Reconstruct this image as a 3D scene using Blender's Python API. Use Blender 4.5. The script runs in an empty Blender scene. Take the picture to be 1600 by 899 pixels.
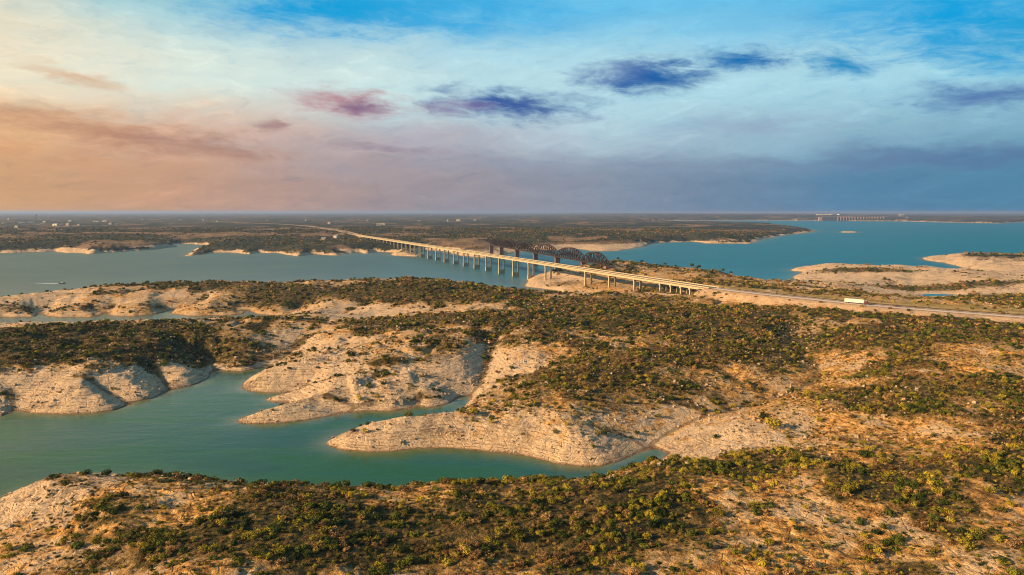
import bpy, math, random
import numpy as np
from mathutils import Vector, Matrix
random.seed(7)
RNG = np.random.default_rng(11)
R = math.radians
scene = bpy.context.scene
COL = scene.collection

# ------------------------------------------------------------------ camera
H = 100.0                       # metres above the lake
F = 1080.0                      # focal length in pixels of a 1600 px wide frame
PITCH = math.atan((449.5 - 331.5) / F)
cam_d = bpy.data.cameras.new('camera')
cam_d.sensor_width = 36; cam_d.lens = F / 1600 * 36
cam_d.clip_start = 1; cam_d.clip_end = 200000
cam = bpy.data.objects.new('camera', cam_d); COL.objects.link(cam)
cam.location = (0, 0, H); cam.rotation_euler = (math.pi / 2 - PITCH, 0, 0)
scene.camera = cam
scene.cycles.filter_width = 1.1

# ------------------------------------------------------------------ light
SUN_AZ = R(-108)                # measured from +Y towards +X : left and a little behind
SUN_EL = R(20)
sd = bpy.data.lights.new('sun', 'SUN'); sd.energy = 5.0; sd.angle = R(0.6); sd.color = (1.0, 0.68, 0.36)
sun = bpy.data.objects.new('sun', sd); COL.objects.link(sun)
sv = Vector((math.sin(SUN_AZ) * math.cos(SUN_EL), math.cos(SUN_AZ) * math.cos(SUN_EL), math.sin(SUN_EL)))
sun.rotation_euler = (-sv).to_track_quat('-Z', 'Y').to_euler()
scene.view_settings.view_transform = 'Standard'; scene.view_settings.look = 'None'
scene.view_settings.exposure = 1.05; scene.view_settings.gamma = 1.0

# ------------------------------------------------------------------ node helpers
class NT:
    def __init__(s, tree): s.t = tree; s.n = tree.nodes; s.l = tree.links
    def sock(s, inp, v):
        if isinstance(v, bpy.types.NodeSocket): s.l.new(v, inp)
        elif v is not None: inp.default_value = v
    def math(s, op, a, b=None, c=None, clamp=False):
        n = s.n.new('ShaderNodeMath'); n.operation = op; n.use_clamp = clamp
        s.sock(n.inputs[0], a); s.sock(n.inputs[1], b); s.sock(n.inputs[2], c); return n.outputs[0]
    def mix(s, f, a, b, mode='MIX'):
        n = s.n.new('ShaderNodeMix'); n.data_type = 'RGBA'; n.blend_type = mode
        s.sock(n.inputs[0], f)
        s.sock(n.inputs[6], a if not isinstance(a, tuple) else (*a, 1)); s.sock(n.inputs[7], b if not isinstance(b, tuple) else (*b, 1))
        return n.outputs[2]
    def mapr(s, v, a, b, c=0.0, d=1.0, smooth=True):
        n = s.n.new('ShaderNodeMapRange'); n.interpolation_type = 'SMOOTHSTEP' if smooth else 'LINEAR'
        s.sock(n.inputs[0], v); n.inputs[1].default_value = a; n.inputs[2].default_value = b
        n.inputs[3].default_value = c; n.inputs[4].default_value = d; return n.outputs[0]
    def noise(s, vec, scale, detail=4, rough=0.55, dist=0.0, out=0):
        n = s.n.new('ShaderNodeTexNoise'); s.sock(n.inputs['Vector'], vec)
        n.inputs['Scale'].default_value = scale; n.inputs['Detail'].default_value = detail
        n.inputs['Roughness'].default_value = rough; n.inputs['Distortion'].default_value = dist; return n.outputs[out]
    def comb(s, x, y, z):
        n = s.n.new('ShaderNodeCombineXYZ'); s.sock(n.inputs[0], x); s.sock(n.inputs[1], y); s.sock(n.inputs[2], z); return n.outputs[0]
    def sep(s, v):
        n = s.n.new('ShaderNodeSeparateXYZ'); s.sock(n.inputs[0], v); return n.outputs
    def attr(s, name):
        n = s.n.new('ShaderNodeAttribute'); n.attribute_name = name; return n.outputs['Fac']
    def pos(s): return s.n.new('ShaderNodeNewGeometry').outputs['Position']
    def ramp(s, v, stops):
        n = s.n.new('ShaderNodeValToRGB'); s.sock(n.inputs[0], v); e = n.color_ramp.elements
        while len(e) < len(stops): e.new(0.5)
        for k, (p, c) in zip(e, stops): k.position = p; k.color = (*c, 1)
        return n.outputs[0]
    def bump(s, h, strength, dist):
        n = s.n.new('ShaderNodeBump'); s.sock(n.inputs['Height'], h); n.inputs['Strength'].default_value = strength
        n.inputs['Distance'].default_value = dist; return n.outputs[0]

def new_mat(name):
    m = bpy.data.materials.new(name); m.use_nodes = True
    nt = NT(m.node_tree); b = m.node_tree.nodes['Principled BSDF']; return m, nt, b

def srgb(r, g, b):
    f = lambda c: (c / 255) / 12.92 if c / 255 <= 0.04045 else ((c / 255 + 0.055) / 1.055) ** 2.4
    return (f(r), f(g), f(b))

# ------------------------------------------------------------------ world: sky with a lit veil of cloud
def direction(px, py):
    u = (px - 800) / F; v = (449.5 - py) / F
    d = Vector((u, math.cos(PITCH) + v * math.sin(PITCH), -math.sin(PITCH) + v * math.cos(PITCH))); d.normalize()
    return math.atan2(d.x, d.y), math.asin(d.z)

world = bpy.data.worlds.new('World'); scene.world = world; world.use_nodes = True
w = NT(world.node_tree); bg = w.n['Background']; bg.inputs['Strength'].default_value = 0.47
sky = w.n.new('ShaderNodeTexSky'); sky.sky_type = 'NISHITA'; sky.sun_disc = False
sky.sun_elevation = SUN_EL; sky.sun_rotation = SUN_AZ; sky.altitude = 400; sky.air_density = 1.0; sky.dust_density = 1.5
skyc = w.mix(1.0, sky.outputs[0], (0.09, 0.09, 0.09), 'MULTIPLY')
tc = w.n.new('ShaderNodeTexCoord').outputs['Generated']
dx, dy, dz = w.sep(tc)
az = w.math('ARCTAN2', dx, dy); el = w.math('ARCSINE', dz)
# wavy coordinates so nothing in the sky has a ruler edge
cv = w.comb(w.math('MULTIPLY', az, 1.0), w.math('MULTIPLY', el, 3.2), 0.0)
wn = w.noise(cv, 3.0, 5, 0.6); wn2 = w.noise(cv, 9.0, 6, 0.62)
wob = w.math('ADD', w.math('MULTIPLY', w.math('SUBTRACT', wn, 0.5), 0.16), w.math('MULTIPLY', w.math('SUBTRACT', wn2, 0.5), 0.07))
azw = w.math('ADD', az, w.math('MULTIPLY', wob, 1.3)); elw = w.math('ADD', el, w.math('MULTIPLY', wob, 0.42))
# veil colour: warm on the sun side, cool away from it, at three heights
az01 = w.mapr(azw, -0.75, 0.75, 0, 1, smooth=False)
c_low = w.ramp(az01, [(0.0, srgb(222, 172, 116)), (0.20, srgb(200, 156, 130)), (0.42, srgb(160, 150, 158)), (0.60, srgb(130, 146, 168)), (0.80, srgb(84, 132, 168)), (1.0, srgb(70, 134, 168))])
c_mid = w.ramp(az01, [(0.0, srgb(252, 198, 132)), (0.20, srgb(226, 186, 158)), (0.40, srgb(182, 178, 188)), (0.58, srgb(180, 204, 218)), (0.80, srgb(146, 188, 208)), (1.0, srgb(122, 176, 202))])
c_top = w.ramp(az01, [(0.0, srgb(212, 214, 196)), (0.16, srgb(160, 208, 218)), (0.36, srgb(118, 192, 228)), (0.55, srgb(112, 198, 238)), (0.80, srgb(96, 190, 234)), (1.0, srgb(24, 168, 226))])
c_pale = w.ramp(az01, [(0.0, srgb(255, 228, 186)), (0.22, srgb(222, 236, 226)), (0.48, srgb(190, 226, 234)), (0.8, srgb(168, 216, 232)), (1.0, srgb(140, 202, 226))])
veil = w.mix(w.mapr(elw, 0.035, 0.115), c_low, c_mid)
veil = w.mix(w.mapr(elw, 0.10, 0.16), veil, c_pale)
veil = w.mix(w.mapr(elw, 0.185, 0.275), veil, c_top)
# soft mottling of the veil
mott = w.noise(w.comb(w.math('MULTIPLY', azw, 2.0), w.math('MULTIPLY', elw, 9.0), 3.0), 3.0, 6, 0.6)
veil = w.mix(w.mapr(mott, 0.45, 0.75, 0, 0.45), veil, w.mix(1.0, veil, (1.18, 1.15, 1.12), 'MULTIPLY'))
veil = w.mix(w.mapr(mott, 0.52, 0.25, 0, 0.40), veil, w.mix(1.0, veil, (0.78, 0.82, 0.90), 'MULTIPLY'))
def cloud(base, px, py, rx, ry, colr, amt, slope=0.0, grain=1.0, hard=0.5):
    a0, e0 = direction(px, py)
    da = w.math('SUBTRACT', azw, a0); de = w.math('SUBTRACT', elw, w.math('MULTIPLY_ADD', da, slope, e0))
    qa = w.math('DIVIDE', da, rx / F); qe = w.math('DIVIDE', de, ry / F)
    q = w.math('SQRT', w.math('ADD', w.math('MULTIPLY', qa, qa), w.math('MULTIPLY', qe, qe)))
    q = w.math('ADD', q, w.math('MULTIPLY', w.math('SUBTRACT', CN, 0.5), 2.0 * grain))
    return w.mix(w.mapr(q, 1.35, hard - 0.35, 0, amt), base, colr)
CN = w.noise(w.comb(w.math('ADD', az, w.math('MULTIPLY', el, 0.8)), w.math('MULTIPLY', el, 3.4), 7.0), 17.0, 9, 0.70, 0.5)
m2 = w.noise(w.comb(w.math('MULTIPLY', azw, 1.4), w.math('MULTIPLY', elw, 4.5), 11.0), 14.0, 7, 0.68, 0.4)
veil = w.mix(w.mapr(m2, 0.50, 0.74, 0, 0.9), veil, w.mix(1.0, veil, (1.16, 1.13, 1.10), 'MULTIPLY'))
veil = w.mix(w.mapr(m2, 0.50, 0.28, 0, 0.8), veil, w.mix(1.0, veil, (0.80, 0.88, 0.95), 'MULTIPLY'))
S = veil
# clear blue gaps
S = cloud(S, 560, 8, 200, 44, srgb(0, 162, 222), 1.0, 0.0, 1.1, 0.4)
S = cloud(S, 760, 10, 200, 50, srgb(60, 176, 232), 0.9, 0.0, 1.0, 0.0)
S = cloud(S, 1500, 18, 170, 56, srgb(0, 164, 226), 1.0, 0.0, 1.2, 0.2)
S = cloud(S, 1590, 60, 110, 40, srgb(0, 160, 218), 0.9, 0.0, 1.2, 0.1)
S = cloud(S, 1150, 30, 180, 26, srgb(120, 196, 234), 0.6, -0.05, 1.0, 0.0)
# darker clouds hanging under the veil
S = cloud(S, 1005, 124, 95, 26, srgb(0, 90, 166), 1.0, -0.02, 1.0, 0.3)
S = cloud(S, 1025, 124, 66, 20, srgb(10, 96, 168), 0.75, -0.02, 1.1, 0.3)
S = cloud(S, 1150, 96, 44, 14, srgb(10, 108, 176), 0.7, -0.08, 1.1, 0.3)
S = cloud(S, 830, 160, 60, 14, srgb(60, 100, 160), 0.6, -0.08, 1.1, 0.3)
S = cloud(S, 950, 118, 60, 18, srgb(90, 116, 176), 0.6, 0.0, 1.0, 0.2)
S = cloud(S, 1150, 96, 62, 22, srgb(0, 112, 182), 1.0, -0.08, 1.1, 0.3)
S = cloud(S, 1295, 108, 62, 20, srgb(0, 140, 200), 0.95, -0.08, 1.2, 0.3)
S = cloud(S, 800, 162, 135, 28, srgb(54, 92, 160), 1.0, -0.06, 1.1, 0.3)
S = cloud(S, 705, 170, 60, 15, srgb(140, 120, 160), 0.7, 0.0, 1.1, 0.2)
S = cloud(S, 515, 162, 105, 18, srgb(190, 108, 120), 0.85, -0.05, 0.9, 0.2)
S = cloud(S, 560, 168, 50, 9, srgb(120, 84, 128), 0.8, -0.05, 0.9, 0.2)
S = cloud(S, 120, 122, 60, 12, srgb(216, 166, 126), 0.8, -0.2, 0.9, 0.1)
S = cloud(S, 180, 208, 250, 24, srgb(188, 136, 108), 0.85, -0.10, 1.1, 0.1)
S = cloud(S, 330, 222, 110, 14, srgb(160, 124, 122), 0.6, -0.06, 1.1, 0.1)
S = cloud(S, 410, 202, 26, 6, srgb(160, 124, 128), 0.8, -0.05, 0.8, 0.2)
S = cloud(S, 60, 240, 180, 16, srgb(210, 152, 112), 0.6, -0.05, 1.1, 0.1)
S = cloud(S, 600, 232, 90, 9, srgb(142, 128, 148), 0.7, -0.08, 0.9, 0.2)
S = cloud(S, 1560, 150, 120, 22, srgb(70, 110, 172), 0.9, -0.05, 1.1, 0.2)
S = cloud(S, 1500, 248, 260, 16, srgb(66, 104, 156), 0.65, -0.02, 1.0, 0.1)
S = cloud(S, 1180, 202, 130, 12, srgb(140, 160, 190), 0.5, -0.05, 1.0, 0.1)
S = cloud(S, 1000, 258, 520, 22, srgb(128, 138, 166), 0.4, 0.0, 1.0, 0.0)
cover = w.mapr(el, 0.45, 0.9, 0.96, 0.25)
cover = w.math('MULTIPLY', cover, w.mapr(el, -0.02, 0.0, 0.9, 1.0))
w.l.new(w.mix(cover, skyc, S), bg.inputs[0])

# ------------------------------------------------------------------ geometry helpers
def U(px, py, z=0.0):
    """the point at height z that the photograph shows at px, py"""
    u = (px - 800) / F; v = (449.5 - py) / F
    d = Vector((u, math.cos(PITCH) + v * math.sin(PITCH), -math.sin(PITCH) + v * math.cos(PITCH)))
    t = (z - H) / d.z
    return (d.x * t, d.y * t)

class MB:
    def __init__(s): s.v = []; s.f = []
    def quad(s, a, b, c, d):
        n = len(s.v); s.v += [tuple(a), tuple(b), tuple(c), tuple(d)]; s.f.append((n, n + 1, n + 2, n + 3))
    def box(s, c, size, rz=0.0, taper=1.0):
        hx, hy, hz = size[0] / 2, size[1] / 2, size[2] / 2; n = len(s.v); cs, sn = math.cos(rz), math.sin(rz)
        for sz in (-1, 1):
            k = 1.0 if sz < 0 else taper
            for sx, sy in ((-1, -1), (1, -1), (1, 1), (-1, 1)):
                x, y = sx * hx * k, sy * hy * k
                s.v.append((c[0] + x * cs - y * sn, c[1] + x * sn + y * cs, c[2] + sz * hz))
        for q in ((0, 3, 2, 1), (4, 5, 6, 7), (0, 1, 5, 4), (1, 2, 6, 5), (2, 3, 7, 6), (3, 0, 4, 7)): s.f.append(tuple(n + i for i in q))
    def bar(s, a, b, w, h=None):
        h = h or w; a = Vector(a); b = Vector(b); d = (b - a).normalized()
        up = Vector((0, 0, 1)) if abs(d.z) < 0.99 else Vector((0, 1, 0))
        r = d.cross(up).normalized() * (w / 2); q = r.cross(d).normalized() * (h / 2); n = len(s.v)
        for p in (a, b):
            for i, j in ((-1, -1), (1, -1), (1, 1), (-1, 1)): s.v.append(tuple(p + r * i + q * j))
        for k in ((0, 1, 2, 3), (7, 6, 5, 4), (0, 4, 5, 1), (1, 5, 6, 2), (2, 6, 7, 3), (3, 7, 4, 0)): s.f.append(tuple(n + i for i in k))
    def cyl(s, a, b, r0, r1=None, seg=10):
        r1 = r0 if r1 is None else r1; a = Vector(a); b = Vector(b); d = (b - a).normalized()
        up = Vector((0, 0, 1)) if abs(d.z) < 0.99 else Vector((0, 1, 0))
        x = d.cross(up).normalized(); y = x.cross(d); n = len(s.v)
        for p, r in ((a, r0), (b, r1)):
            for i in range(seg):
                t = 2 * math.pi * i / seg; s.v.append(tuple(p + x * math.cos(t) * r + y * math.sin(t) * r))
        for i in range(seg): j = (i + 1) % seg; s.f.append((n + i, n + j, n + seg + j, n + seg + i))
        s.f.append(tuple(n + seg - 1 - i for i in range(seg))); s.f.append(tuple(n + seg + i for i in range(seg)))
    def prism(s, poly, x0, x1):
        """poly in (y, z), extruded along x"""
        n = len(s.v); k = len(poly)
        for x in (x0, x1):
            for (y, z) in poly: s.v.append((x, y, z))
        for i in range(k): j = (i + 1) % k; s.f.append((n + i, n + j, n + k + j, n + k + i))
        s.f.append(tuple(n + k - 1 - i for i in range(k))); s.f.append(tuple(n + k + i for i in range(k)))
    def build(s, name, mat, parent=None, smooth=False):
        me = bpy.data.meshes.new(name); me.from_pydata(s.v, [], s.f); me.update()
        if smooth: me.polygons.foreach_set('use_smooth', [True] * len(me.polygons))
        me.materials.append(mat); o = bpy.data.objects.new(name, me); COL.objects.link(o)
        if parent is not None: o.parent = parent
        return o

def tag(o, label=None, cat=None, group=None, kind=None):
    if label: o['label'] = label
    if cat: o['category'] = cat
    if group: o['group'] = group
    if kind: o['kind'] = kind
    return o
def empty(name, loc=(0, 0, 0), rz=0.0, scale=1.0):
    o = bpy.data.objects.new(name, None); COL.objects.link(o); o.location = loc; o.rotation_euler = (0, 0, rz)
    o.scale = (scale, scale, scale); o.empty_display_size = 0.5; return o

# numpy gradient noise
_P = RNG.permutation(512); _P = np.concatenate([_P, _P])
_G = RNG.normal(size=(512, 2)); _G /= np.linalg.norm(_G, axis=1)[:, None]
def pnoise(x, y):
    xi = np.floor(x).astype(np.int64); yi = np.floor(y).astype(np.int64); fx = x - xi; fy = y - yi
    sx = fx * fx * fx * (fx * (fx * 6 - 15) + 10); sy = fy * fy * fy * (fy * (fy * 6 - 15) + 10)
    def g(ix, iy, ax, ay):
        v = _G[_P[(_P[ix & 511] + iy) & 511]]; return v[..., 0] * ax + v[..., 1] * ay
    a = g(xi, yi, fx, fy); b = g(xi + 1, yi, fx - 1, fy); c = g(xi, yi + 1, fx, fy - 1); d = g(xi + 1, yi + 1, fx - 1, fy - 1)
    return ((a * (1 - sx) + b * sx) * (1 - sy) + (c * (1 - sx) + d * sx) * sy) * 1.5
def fbm(x, y, oct=4, gain=0.5):
    s = 0; a = 1; k = 1
    for i in range(oct): s = s + a * pnoise(x * k + 17.3 * i, y * k - 9.1 * i); a *= gain; k *= 2.03
    return s
def sstep(a, b, x): t = np.clip((x - a) / (b - a), 0, 1); return t * t * (3 - 2 * t)
def lerp(a, b, t): return a + (b - a) * t

# ------------------------------------------------------------------ shorelines (traced, then laid out on the lake plane)
COVE = [(0,652),(23,643),(58,647),(102,648),(146,646),(177,642),(200,635),(205,632),(209,629),(240,622),(266,611),(302,602),(326,591),(328,583),(337,580),(350,580),(377,581),(399,577),(419,573),(406,582),(390,590),(379,600),(379,609),(395,612),(417,614),(447,614),(425,621),(415,625),(428,630),(445,631),(420,640),(395,650),(370,657),(372,661),(400,663),(440,661),(480,657),(520,650),(537,647),(575,643),(612,643),(642,640),(650,637),(676,637),(702,631),(717,622),(729,619),(732,626),(722,638),(706,650),(665,656),(631,660),(594,665),(556,672),(526,682),(509,692),(515,698),(537,704),(575,707),(612,706),(650,702),(687,700),(725,702),(762,706),(819,712),(845,719),(875,726),(912,730),(942,728),(967,722),(984,715),(1002,707),(1025,703),(1042,708),
        (1030,722),(1000,740),(950,754),(850,768),(700,780),(550,782),(400,774),(300,758),(200,748),(100,752),(30,768),(-20,790),(-80,840),(-150,900),(-300,1020),(-900,1200),(-1500,1000),(-1500,680),(-700,665),(-300,668),(-150,650),(-80,660),(-30,648)]
INLET = [(-1500,515),(-1500,500),(-700,500),(-300,498),(-100,500),(0,496),(56,496),(62,489),(70,495),(110,497),(152,496),(165,489),(170,495),(210,495),(245,491),(273,484),(268,491),(297,494),(350,494),(380,491),(384,485),(402,492),(415,492.5),(440,494),(446,497),(420,501),(300,506),(150,508),(0,511),(-400,515)]
LAKE = [(-1500,500),(-700,492),(-300,482),(-100,477),(0,472),(60,465),(110,460),(180,454),(260,451),(330,448),(395,446),(430,450),(500,447),(570,444),(650,443),(700,445),(740,448),(775,453),(810,458),(840,457),(862,460),(882,459),(872,455),(845,452),(817,448),(824,441),(823,437),(834,434),(854,433),(872,432),(888,431),(905,432),(915,428),(930,422),(960,420),(1000,424),(1050,430),(1100,436),(1150,442),(1185,447),(1204,449),(1225,446),(1243,442),(1246,439),(1241,433),(1253,428),(1256,425),(1234,423),(1249,419.5),(1272,417),(1300,417),(1356,420),(1400,420),(1454,421),(1480,423),(1502,427),(1535,429),(1548,427),(1512,420),(1496,416),(1475,411),(1447,406.5),(1447,402.5),(1489,401.5),(1510,401),(1560,402),(1640,402),(1800,402),(2400,410),(3200,400),(3200,352),(2000,349),(1600,347.3),(1560,349.2),(1500,348.3),(1410,346),(1270,344.8),(1150,344.6),(1000,345),(985,346.5),(1080,349.4),(1145,350.2),(1210,352.4),(1262,358.5),(1276,362),(1242,366.5),(1216,368.5),(1184,376),(1168,381),(1106,380.8),(1086,377.5),(1052,379),(1030,379.5),(1000,386),(969,393),(940,393),(917,392),(900,389.5),(861,391),(830,391.5),(811,394),(779,400),(759,403),(742,402.5),(725,401),(712,397),(690,393),(664,391.5),(653,395),(655,400.5),(640,401.5),(617,399.5),(610,394.5),(586,393.6),(572,397),(552,395.3),(530,400),(520,399.5),(493,397),(465,401.5),(455,400),(441,398.5),(425,396),(406,394.6),(392,398.5),(378,397),(364,394.5),(340,395),(315,398),(294,400.5),(290,396),(297,392),(315,387),(326,383.5),(315,382),(285,381),(269,382.5),(281,385.5),(259,388.5),(224,391),(189,394.5),(165,395),(147,397.5),(140,396.5),(101,395.5),(80,392.5),(52,394.5),(21,395.5),(0,395.5),(-100,398),(-300,394),(-700,398),(-1500,396)]
POND = [(1434,462),(1450,459.5),(1475,460),(1492,460.5),(1488,463),(1460,464.5),(1440,464.5)]
ISLE = [(1313,363),(1322,361.8),(1333,362.2),(1338,363),(1328,364),(1318,364)]
def dens(poly, zz=0.0):
    P = np.array([U(x, max(y, 338), zz) for x, y in poly]); out = []
    for i in range(len(P)):
        a, b = P[i], P[(i + 1) % len(P)]; out.append(a)
    return np.array(out)
W_POLYS = [dens(COVE), dens(INLET), dens(LAKE), dens(POND, 3.0)]
ISLE_W = dens(ISLE)

def seg_dist(X, Y, P, closed=True, vals=None):
    best = np.full(X.shape, 1e18); bv = np.zeros(X.shape); n = len(P) if closed else len(P) - 1
    for i in range(n):
        a = P[i]; b = P[(i + 1) % len(P)]; ex, ey = b[0] - a[0], b[1] - a[1]; L2 = ex * ex + ey * ey + 1e-9
        t = np.clip(((X - a[0]) * ex + (Y - a[1]) * ey) / L2, 0, 1)
        d = (X - a[0] - t * ex) ** 2 + (Y - a[1] - t * ey) ** 2
        m = d < best; best = np.where(m, d, best)
        if vals is not None: bv = np.where(m, vals[i] + (vals[(i + 1) % len(P)] - vals[i]) * t, bv)
    return (np.sqrt(best), bv) if vals is not None else np.sqrt(best)
def inside(X, Y, P):
    c = np.zeros(X.shape, bool); n = len(P)
    for i in range(n):
        x0, y0 = P[i]; x1, y1 = P[(i + 1) % n]
        if y0 == y1: continue
        m = ((y0 > Y) != (y1 > Y)) & (X < (x1 - x0) * (Y - y0) / (y1 - y0) + x0); c ^= m
    return c

# ground height control: px, py, height of the hilltops there, run of the slope from the shore
CTRL = [ # near hill
 (0,880,20,30),(60,800,17,26),(250,760,22,20),(450,800,24,18),(700,800,23,16),(900,800,24,16),(1100,780,24,14),(1300,760,26,16),(1500,800,27,18),(800,899,24,20),(400,899,25,20),(1200,899,26,20),(1600,899,28,20),(1600,740,26,20),
 (1100,735,20,12),(1200,725,19,14),(1350,715,18,14),
 # bare right-hand slope and valley
 (1150,680,11,18),(1250,670,12,20),(1400,680,14,25),(1550,690,17,25),(1300,630,15,25),(1500,630,20,25),(1600,600,23,25),
 (1400,560,22,30),(1550,540,24,30),(1500,505,24,30),(1350,510,23,30),(1260,560,15,30),(1180,600,13,30),
 # big spit and lobes
 (560,690,8.5,10),(620,675,9.5,11),(700,670,10,12),(800,660,12,16),(900,660,14,20),(850,620,17,30),(950,640,16,24),(1000,680,12,20),(760,640,12,20),
 (430,645,10,16),(500,625,14,22),(600,600,17,28),(680,600,15,26),(440,595,11,20),(520,575,16,30),(620,560,19,40),(700,545,20,40),
 (60,620,11,18),(130,620,12,18),(60,580,17,30),(150,560,20,34),(250,590,13,20),(300,560,16,26),(380,560,12,20),(420,540,15,30),(60,530,22,40),(250,520,22,40),(400,510,22,40),
 (550,530,19,40),(600,500,20,40),(800,560,19,40),(850,520,21,40),(1000,560,20,40),(950,590,19,36),(1050,600,17,30),(1100,540,21,40),(1150,500,22,40),(1000,490,22,40),
 # between the inlet and the lake
 (60,482,11,26),(120,480,11,26),(210,482,11,26),(330,480,11,26),(430,480,11,26),(250,465,15,34),(350,466,15,34),(450,464,16,36),(520,478,13,30),(400,452,20,40),(180,458,18,40),(540,470,18,50),(600,455,21,45),(680,445,21,45),(760,460,20,40),(800,475,19,40),(660,480,17,40),(0,480,15,34),(-200,490,16,40),
 (900,470,19,30),(1000,468,20,30),(1080,470,20,30),(860,470,18,30),
 # under the bridge
 (850,440,6,14),(870,445,8,16),(900,450,9,18),(945,449,10.5,20),(982,452,14,20),(1025,454,17,20),(1063,458,19,20),(930,440,11,20),
 # rail embankment ridge
 (955,416,24,12),(985,420,22,14),(1030,426,21,14),(1075,430,19,14),(1120,436,18,14),(1180,444,15,14),(1000,436,16,20),(1060,440,18,20),(1120,446,22,20),(1180,455,22,16),
 # ground round the road
 (1250,462,22,20),(1350,470,21,20),(1500,480,20,20),(1600,488,21,20),(1250,475,22,20),(1400,488,23,20),(1300,452,15,20),(1400,462,12,20),(1550,475,16,20),
 # right-hand peninsulas
 (1300,420,13,22),(1360,420,13,22),(1270,430,7,16),(1330,435,8,20),(1400,425,11,22),(1450,440,8,24),(1520,445,10,24),(1580,440,14,26),(1590,465,17,26),(1420,418,12,20),(1470,450,6,24),
 (1460,404,5,16),(1510,400,15,24),(1560,400,18,30),(1600,402,18,30),(1580,415,11,26),(1700,410,18,40),
 # far shore
 (50,380,20,43),(150,380,22,43),(250,376,22,43),(400,385,20,43),(330,388,12,28),(500,385,22,43),(450,392,16,28),(600,380,24,43),(580,388,18,35),(630,397,6,22),(700,375,24,57),(720,388,18,43),(750,395,9,35),(800,385,13,43),(900,380,14,57),(960,388,5,43),(1000,370,28,43),(1100,365,26,43),(1150,374,14,43),(1200,362,20,43),(1250,360,14,43),(1000,352,26,57),(1100,354,24,57),
 (100,360,28,64),(400,360,28,64),(700,360,28,64),(900,360,28,64),(-600,370,26,57),(2200,380,24,57),(-900,360,28,64),(3000,342,30,64)]
GULLIES = [
 ([(268,610,0),(252,592,3),(228,574,8),(205,562,13)],0.40),
 ([(23,643,0),(20,622,4),(8,604,9),(-20,590,14)],0.40),
 ([(540,647,0),(556,632,3),(566,616,8),(590,600,13)],0.22), # px, py, floor height; last = slope of the sides
 ([(205,632,0),(182,620,2),(165,611,4),(150,600,7),(132,587,11),(110,575,15)],0.45),
 ([(337,580,0),(326,562,3),(305,548,6),(290,538,10),(310,524,15)],0.45),
 ([(419,573,0),(448,556,3),(462,540,6),(480,526,10),(520,515,14)],0.30),
 ([(447,614,0),(480,603,2.5),(510,594,6),(560,582,10),(600,575,14)],0.40),
 ([(445,631,0),(480,622,3.5),(520,612,8),(560,605,12)],0.25),
 ([(650,638,0),(654,626,2),(650,612,6),(640,598,11)],0.40),
 ([(730,620,0),(748,602,3),(756,582,5),(763,560,8),(768,542,11),(778,522,15),(800,505,18)],0.45),
 ([(758,600,4),(800,590,7),(840,580,11),(870,565,15)],0.30),
 ([(1022,704,0),(1018,694,0.8),(1050,672,1.5),(1100,652,2.5),(1150,640,3.5),(1200,624,5),(1245,610,6.5),(1278,592,8),(1275,572,10),(1250,552,12),(1252,530,14),(1235,505,17)],0.30),
 ([(1105,650,2.5),(1090,634,5),(1065,620,9),(1035,608,13)],0.45),
 ([(1140,642,3.2),(1125,622,7),(1100,606,11),(1060,590,15)],0.40),
 ([(1195,625,5),(1180,604,8),(1150,588,12),(1120,570,16)],0.40),
 ([(1010,700,0.6),(985,680,4),(960,664,8),(930,650,12)],0.35),
 ([(62,489,0),(72,480,3),(86,471,7),(100,464,12)],0.30),
 ([(165,489,0),(172,482,4),(168,474,8),(180,466,13)],0.30),
 ([(273,484,0),(298,477,3),(312,469,6),(318,460,11)],0.35),
 ([(384,485,0),(410,478,4),(430,472,8),(450,464,13)],0.25),
 ([(446,494,0),(470,478,4),(478,468,8),(495,458,13)],0.30),
 ([(530,494,4),(550,484,6),(575,474,9),(600,466,14)],0.25),
 ([(110,497,0),(128,486,4),(140,476,8),(150,466,12)],0.30),
 ([(215,495,0),(232,486,4),(246,476,8),(262,462,13)],0.25),
 ([(330,494,0),(352,484,4),(366,474,8),(380,462,13)],0.25),
 ([(590,498,6),(640,490,9),(690,480,13)],0.15),
 ([(862,460,0),(900,460,4),(950,460,8)],0.20),
 ([(1440,463,3),(1420,455,4),(1400,448,5),(1385,436,7)],0.15)]
ROADPTS = [(1097,451.5,27.6),(1120,453,27.3),(1150,456,27),(1200,460.5,26.3),(1260,466.5,25.4),(1340,475.2,24.6),(1420,482,24.2),(1500,488.2,24),(1600,495.5,24),(1800,510,24)]
# bridge axis, computed from the foot of its piers
A0 = np.array(U(660, 402)); A1 = np.array(U(805.6, 432)); BD = (A1 - A0) / np.linalg.norm(A1 - A0)
BN = np.array([BD[1], -BD[0]])
DECK_Z = 28.0
def bpt(s, off=0.0): p = A1 + BD * s + BN * off; return (p[0], p[1])
S_END = float((np.array(U(1097, 451.5, 27.8)) - A1) @ BD); S_FAR = float((np.array(U(566, 367.5, 27.8)) - A1) @ BD)
pe = bpt(S_END); ppx = [ (pe[0], pe[1], 27.9)]
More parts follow.
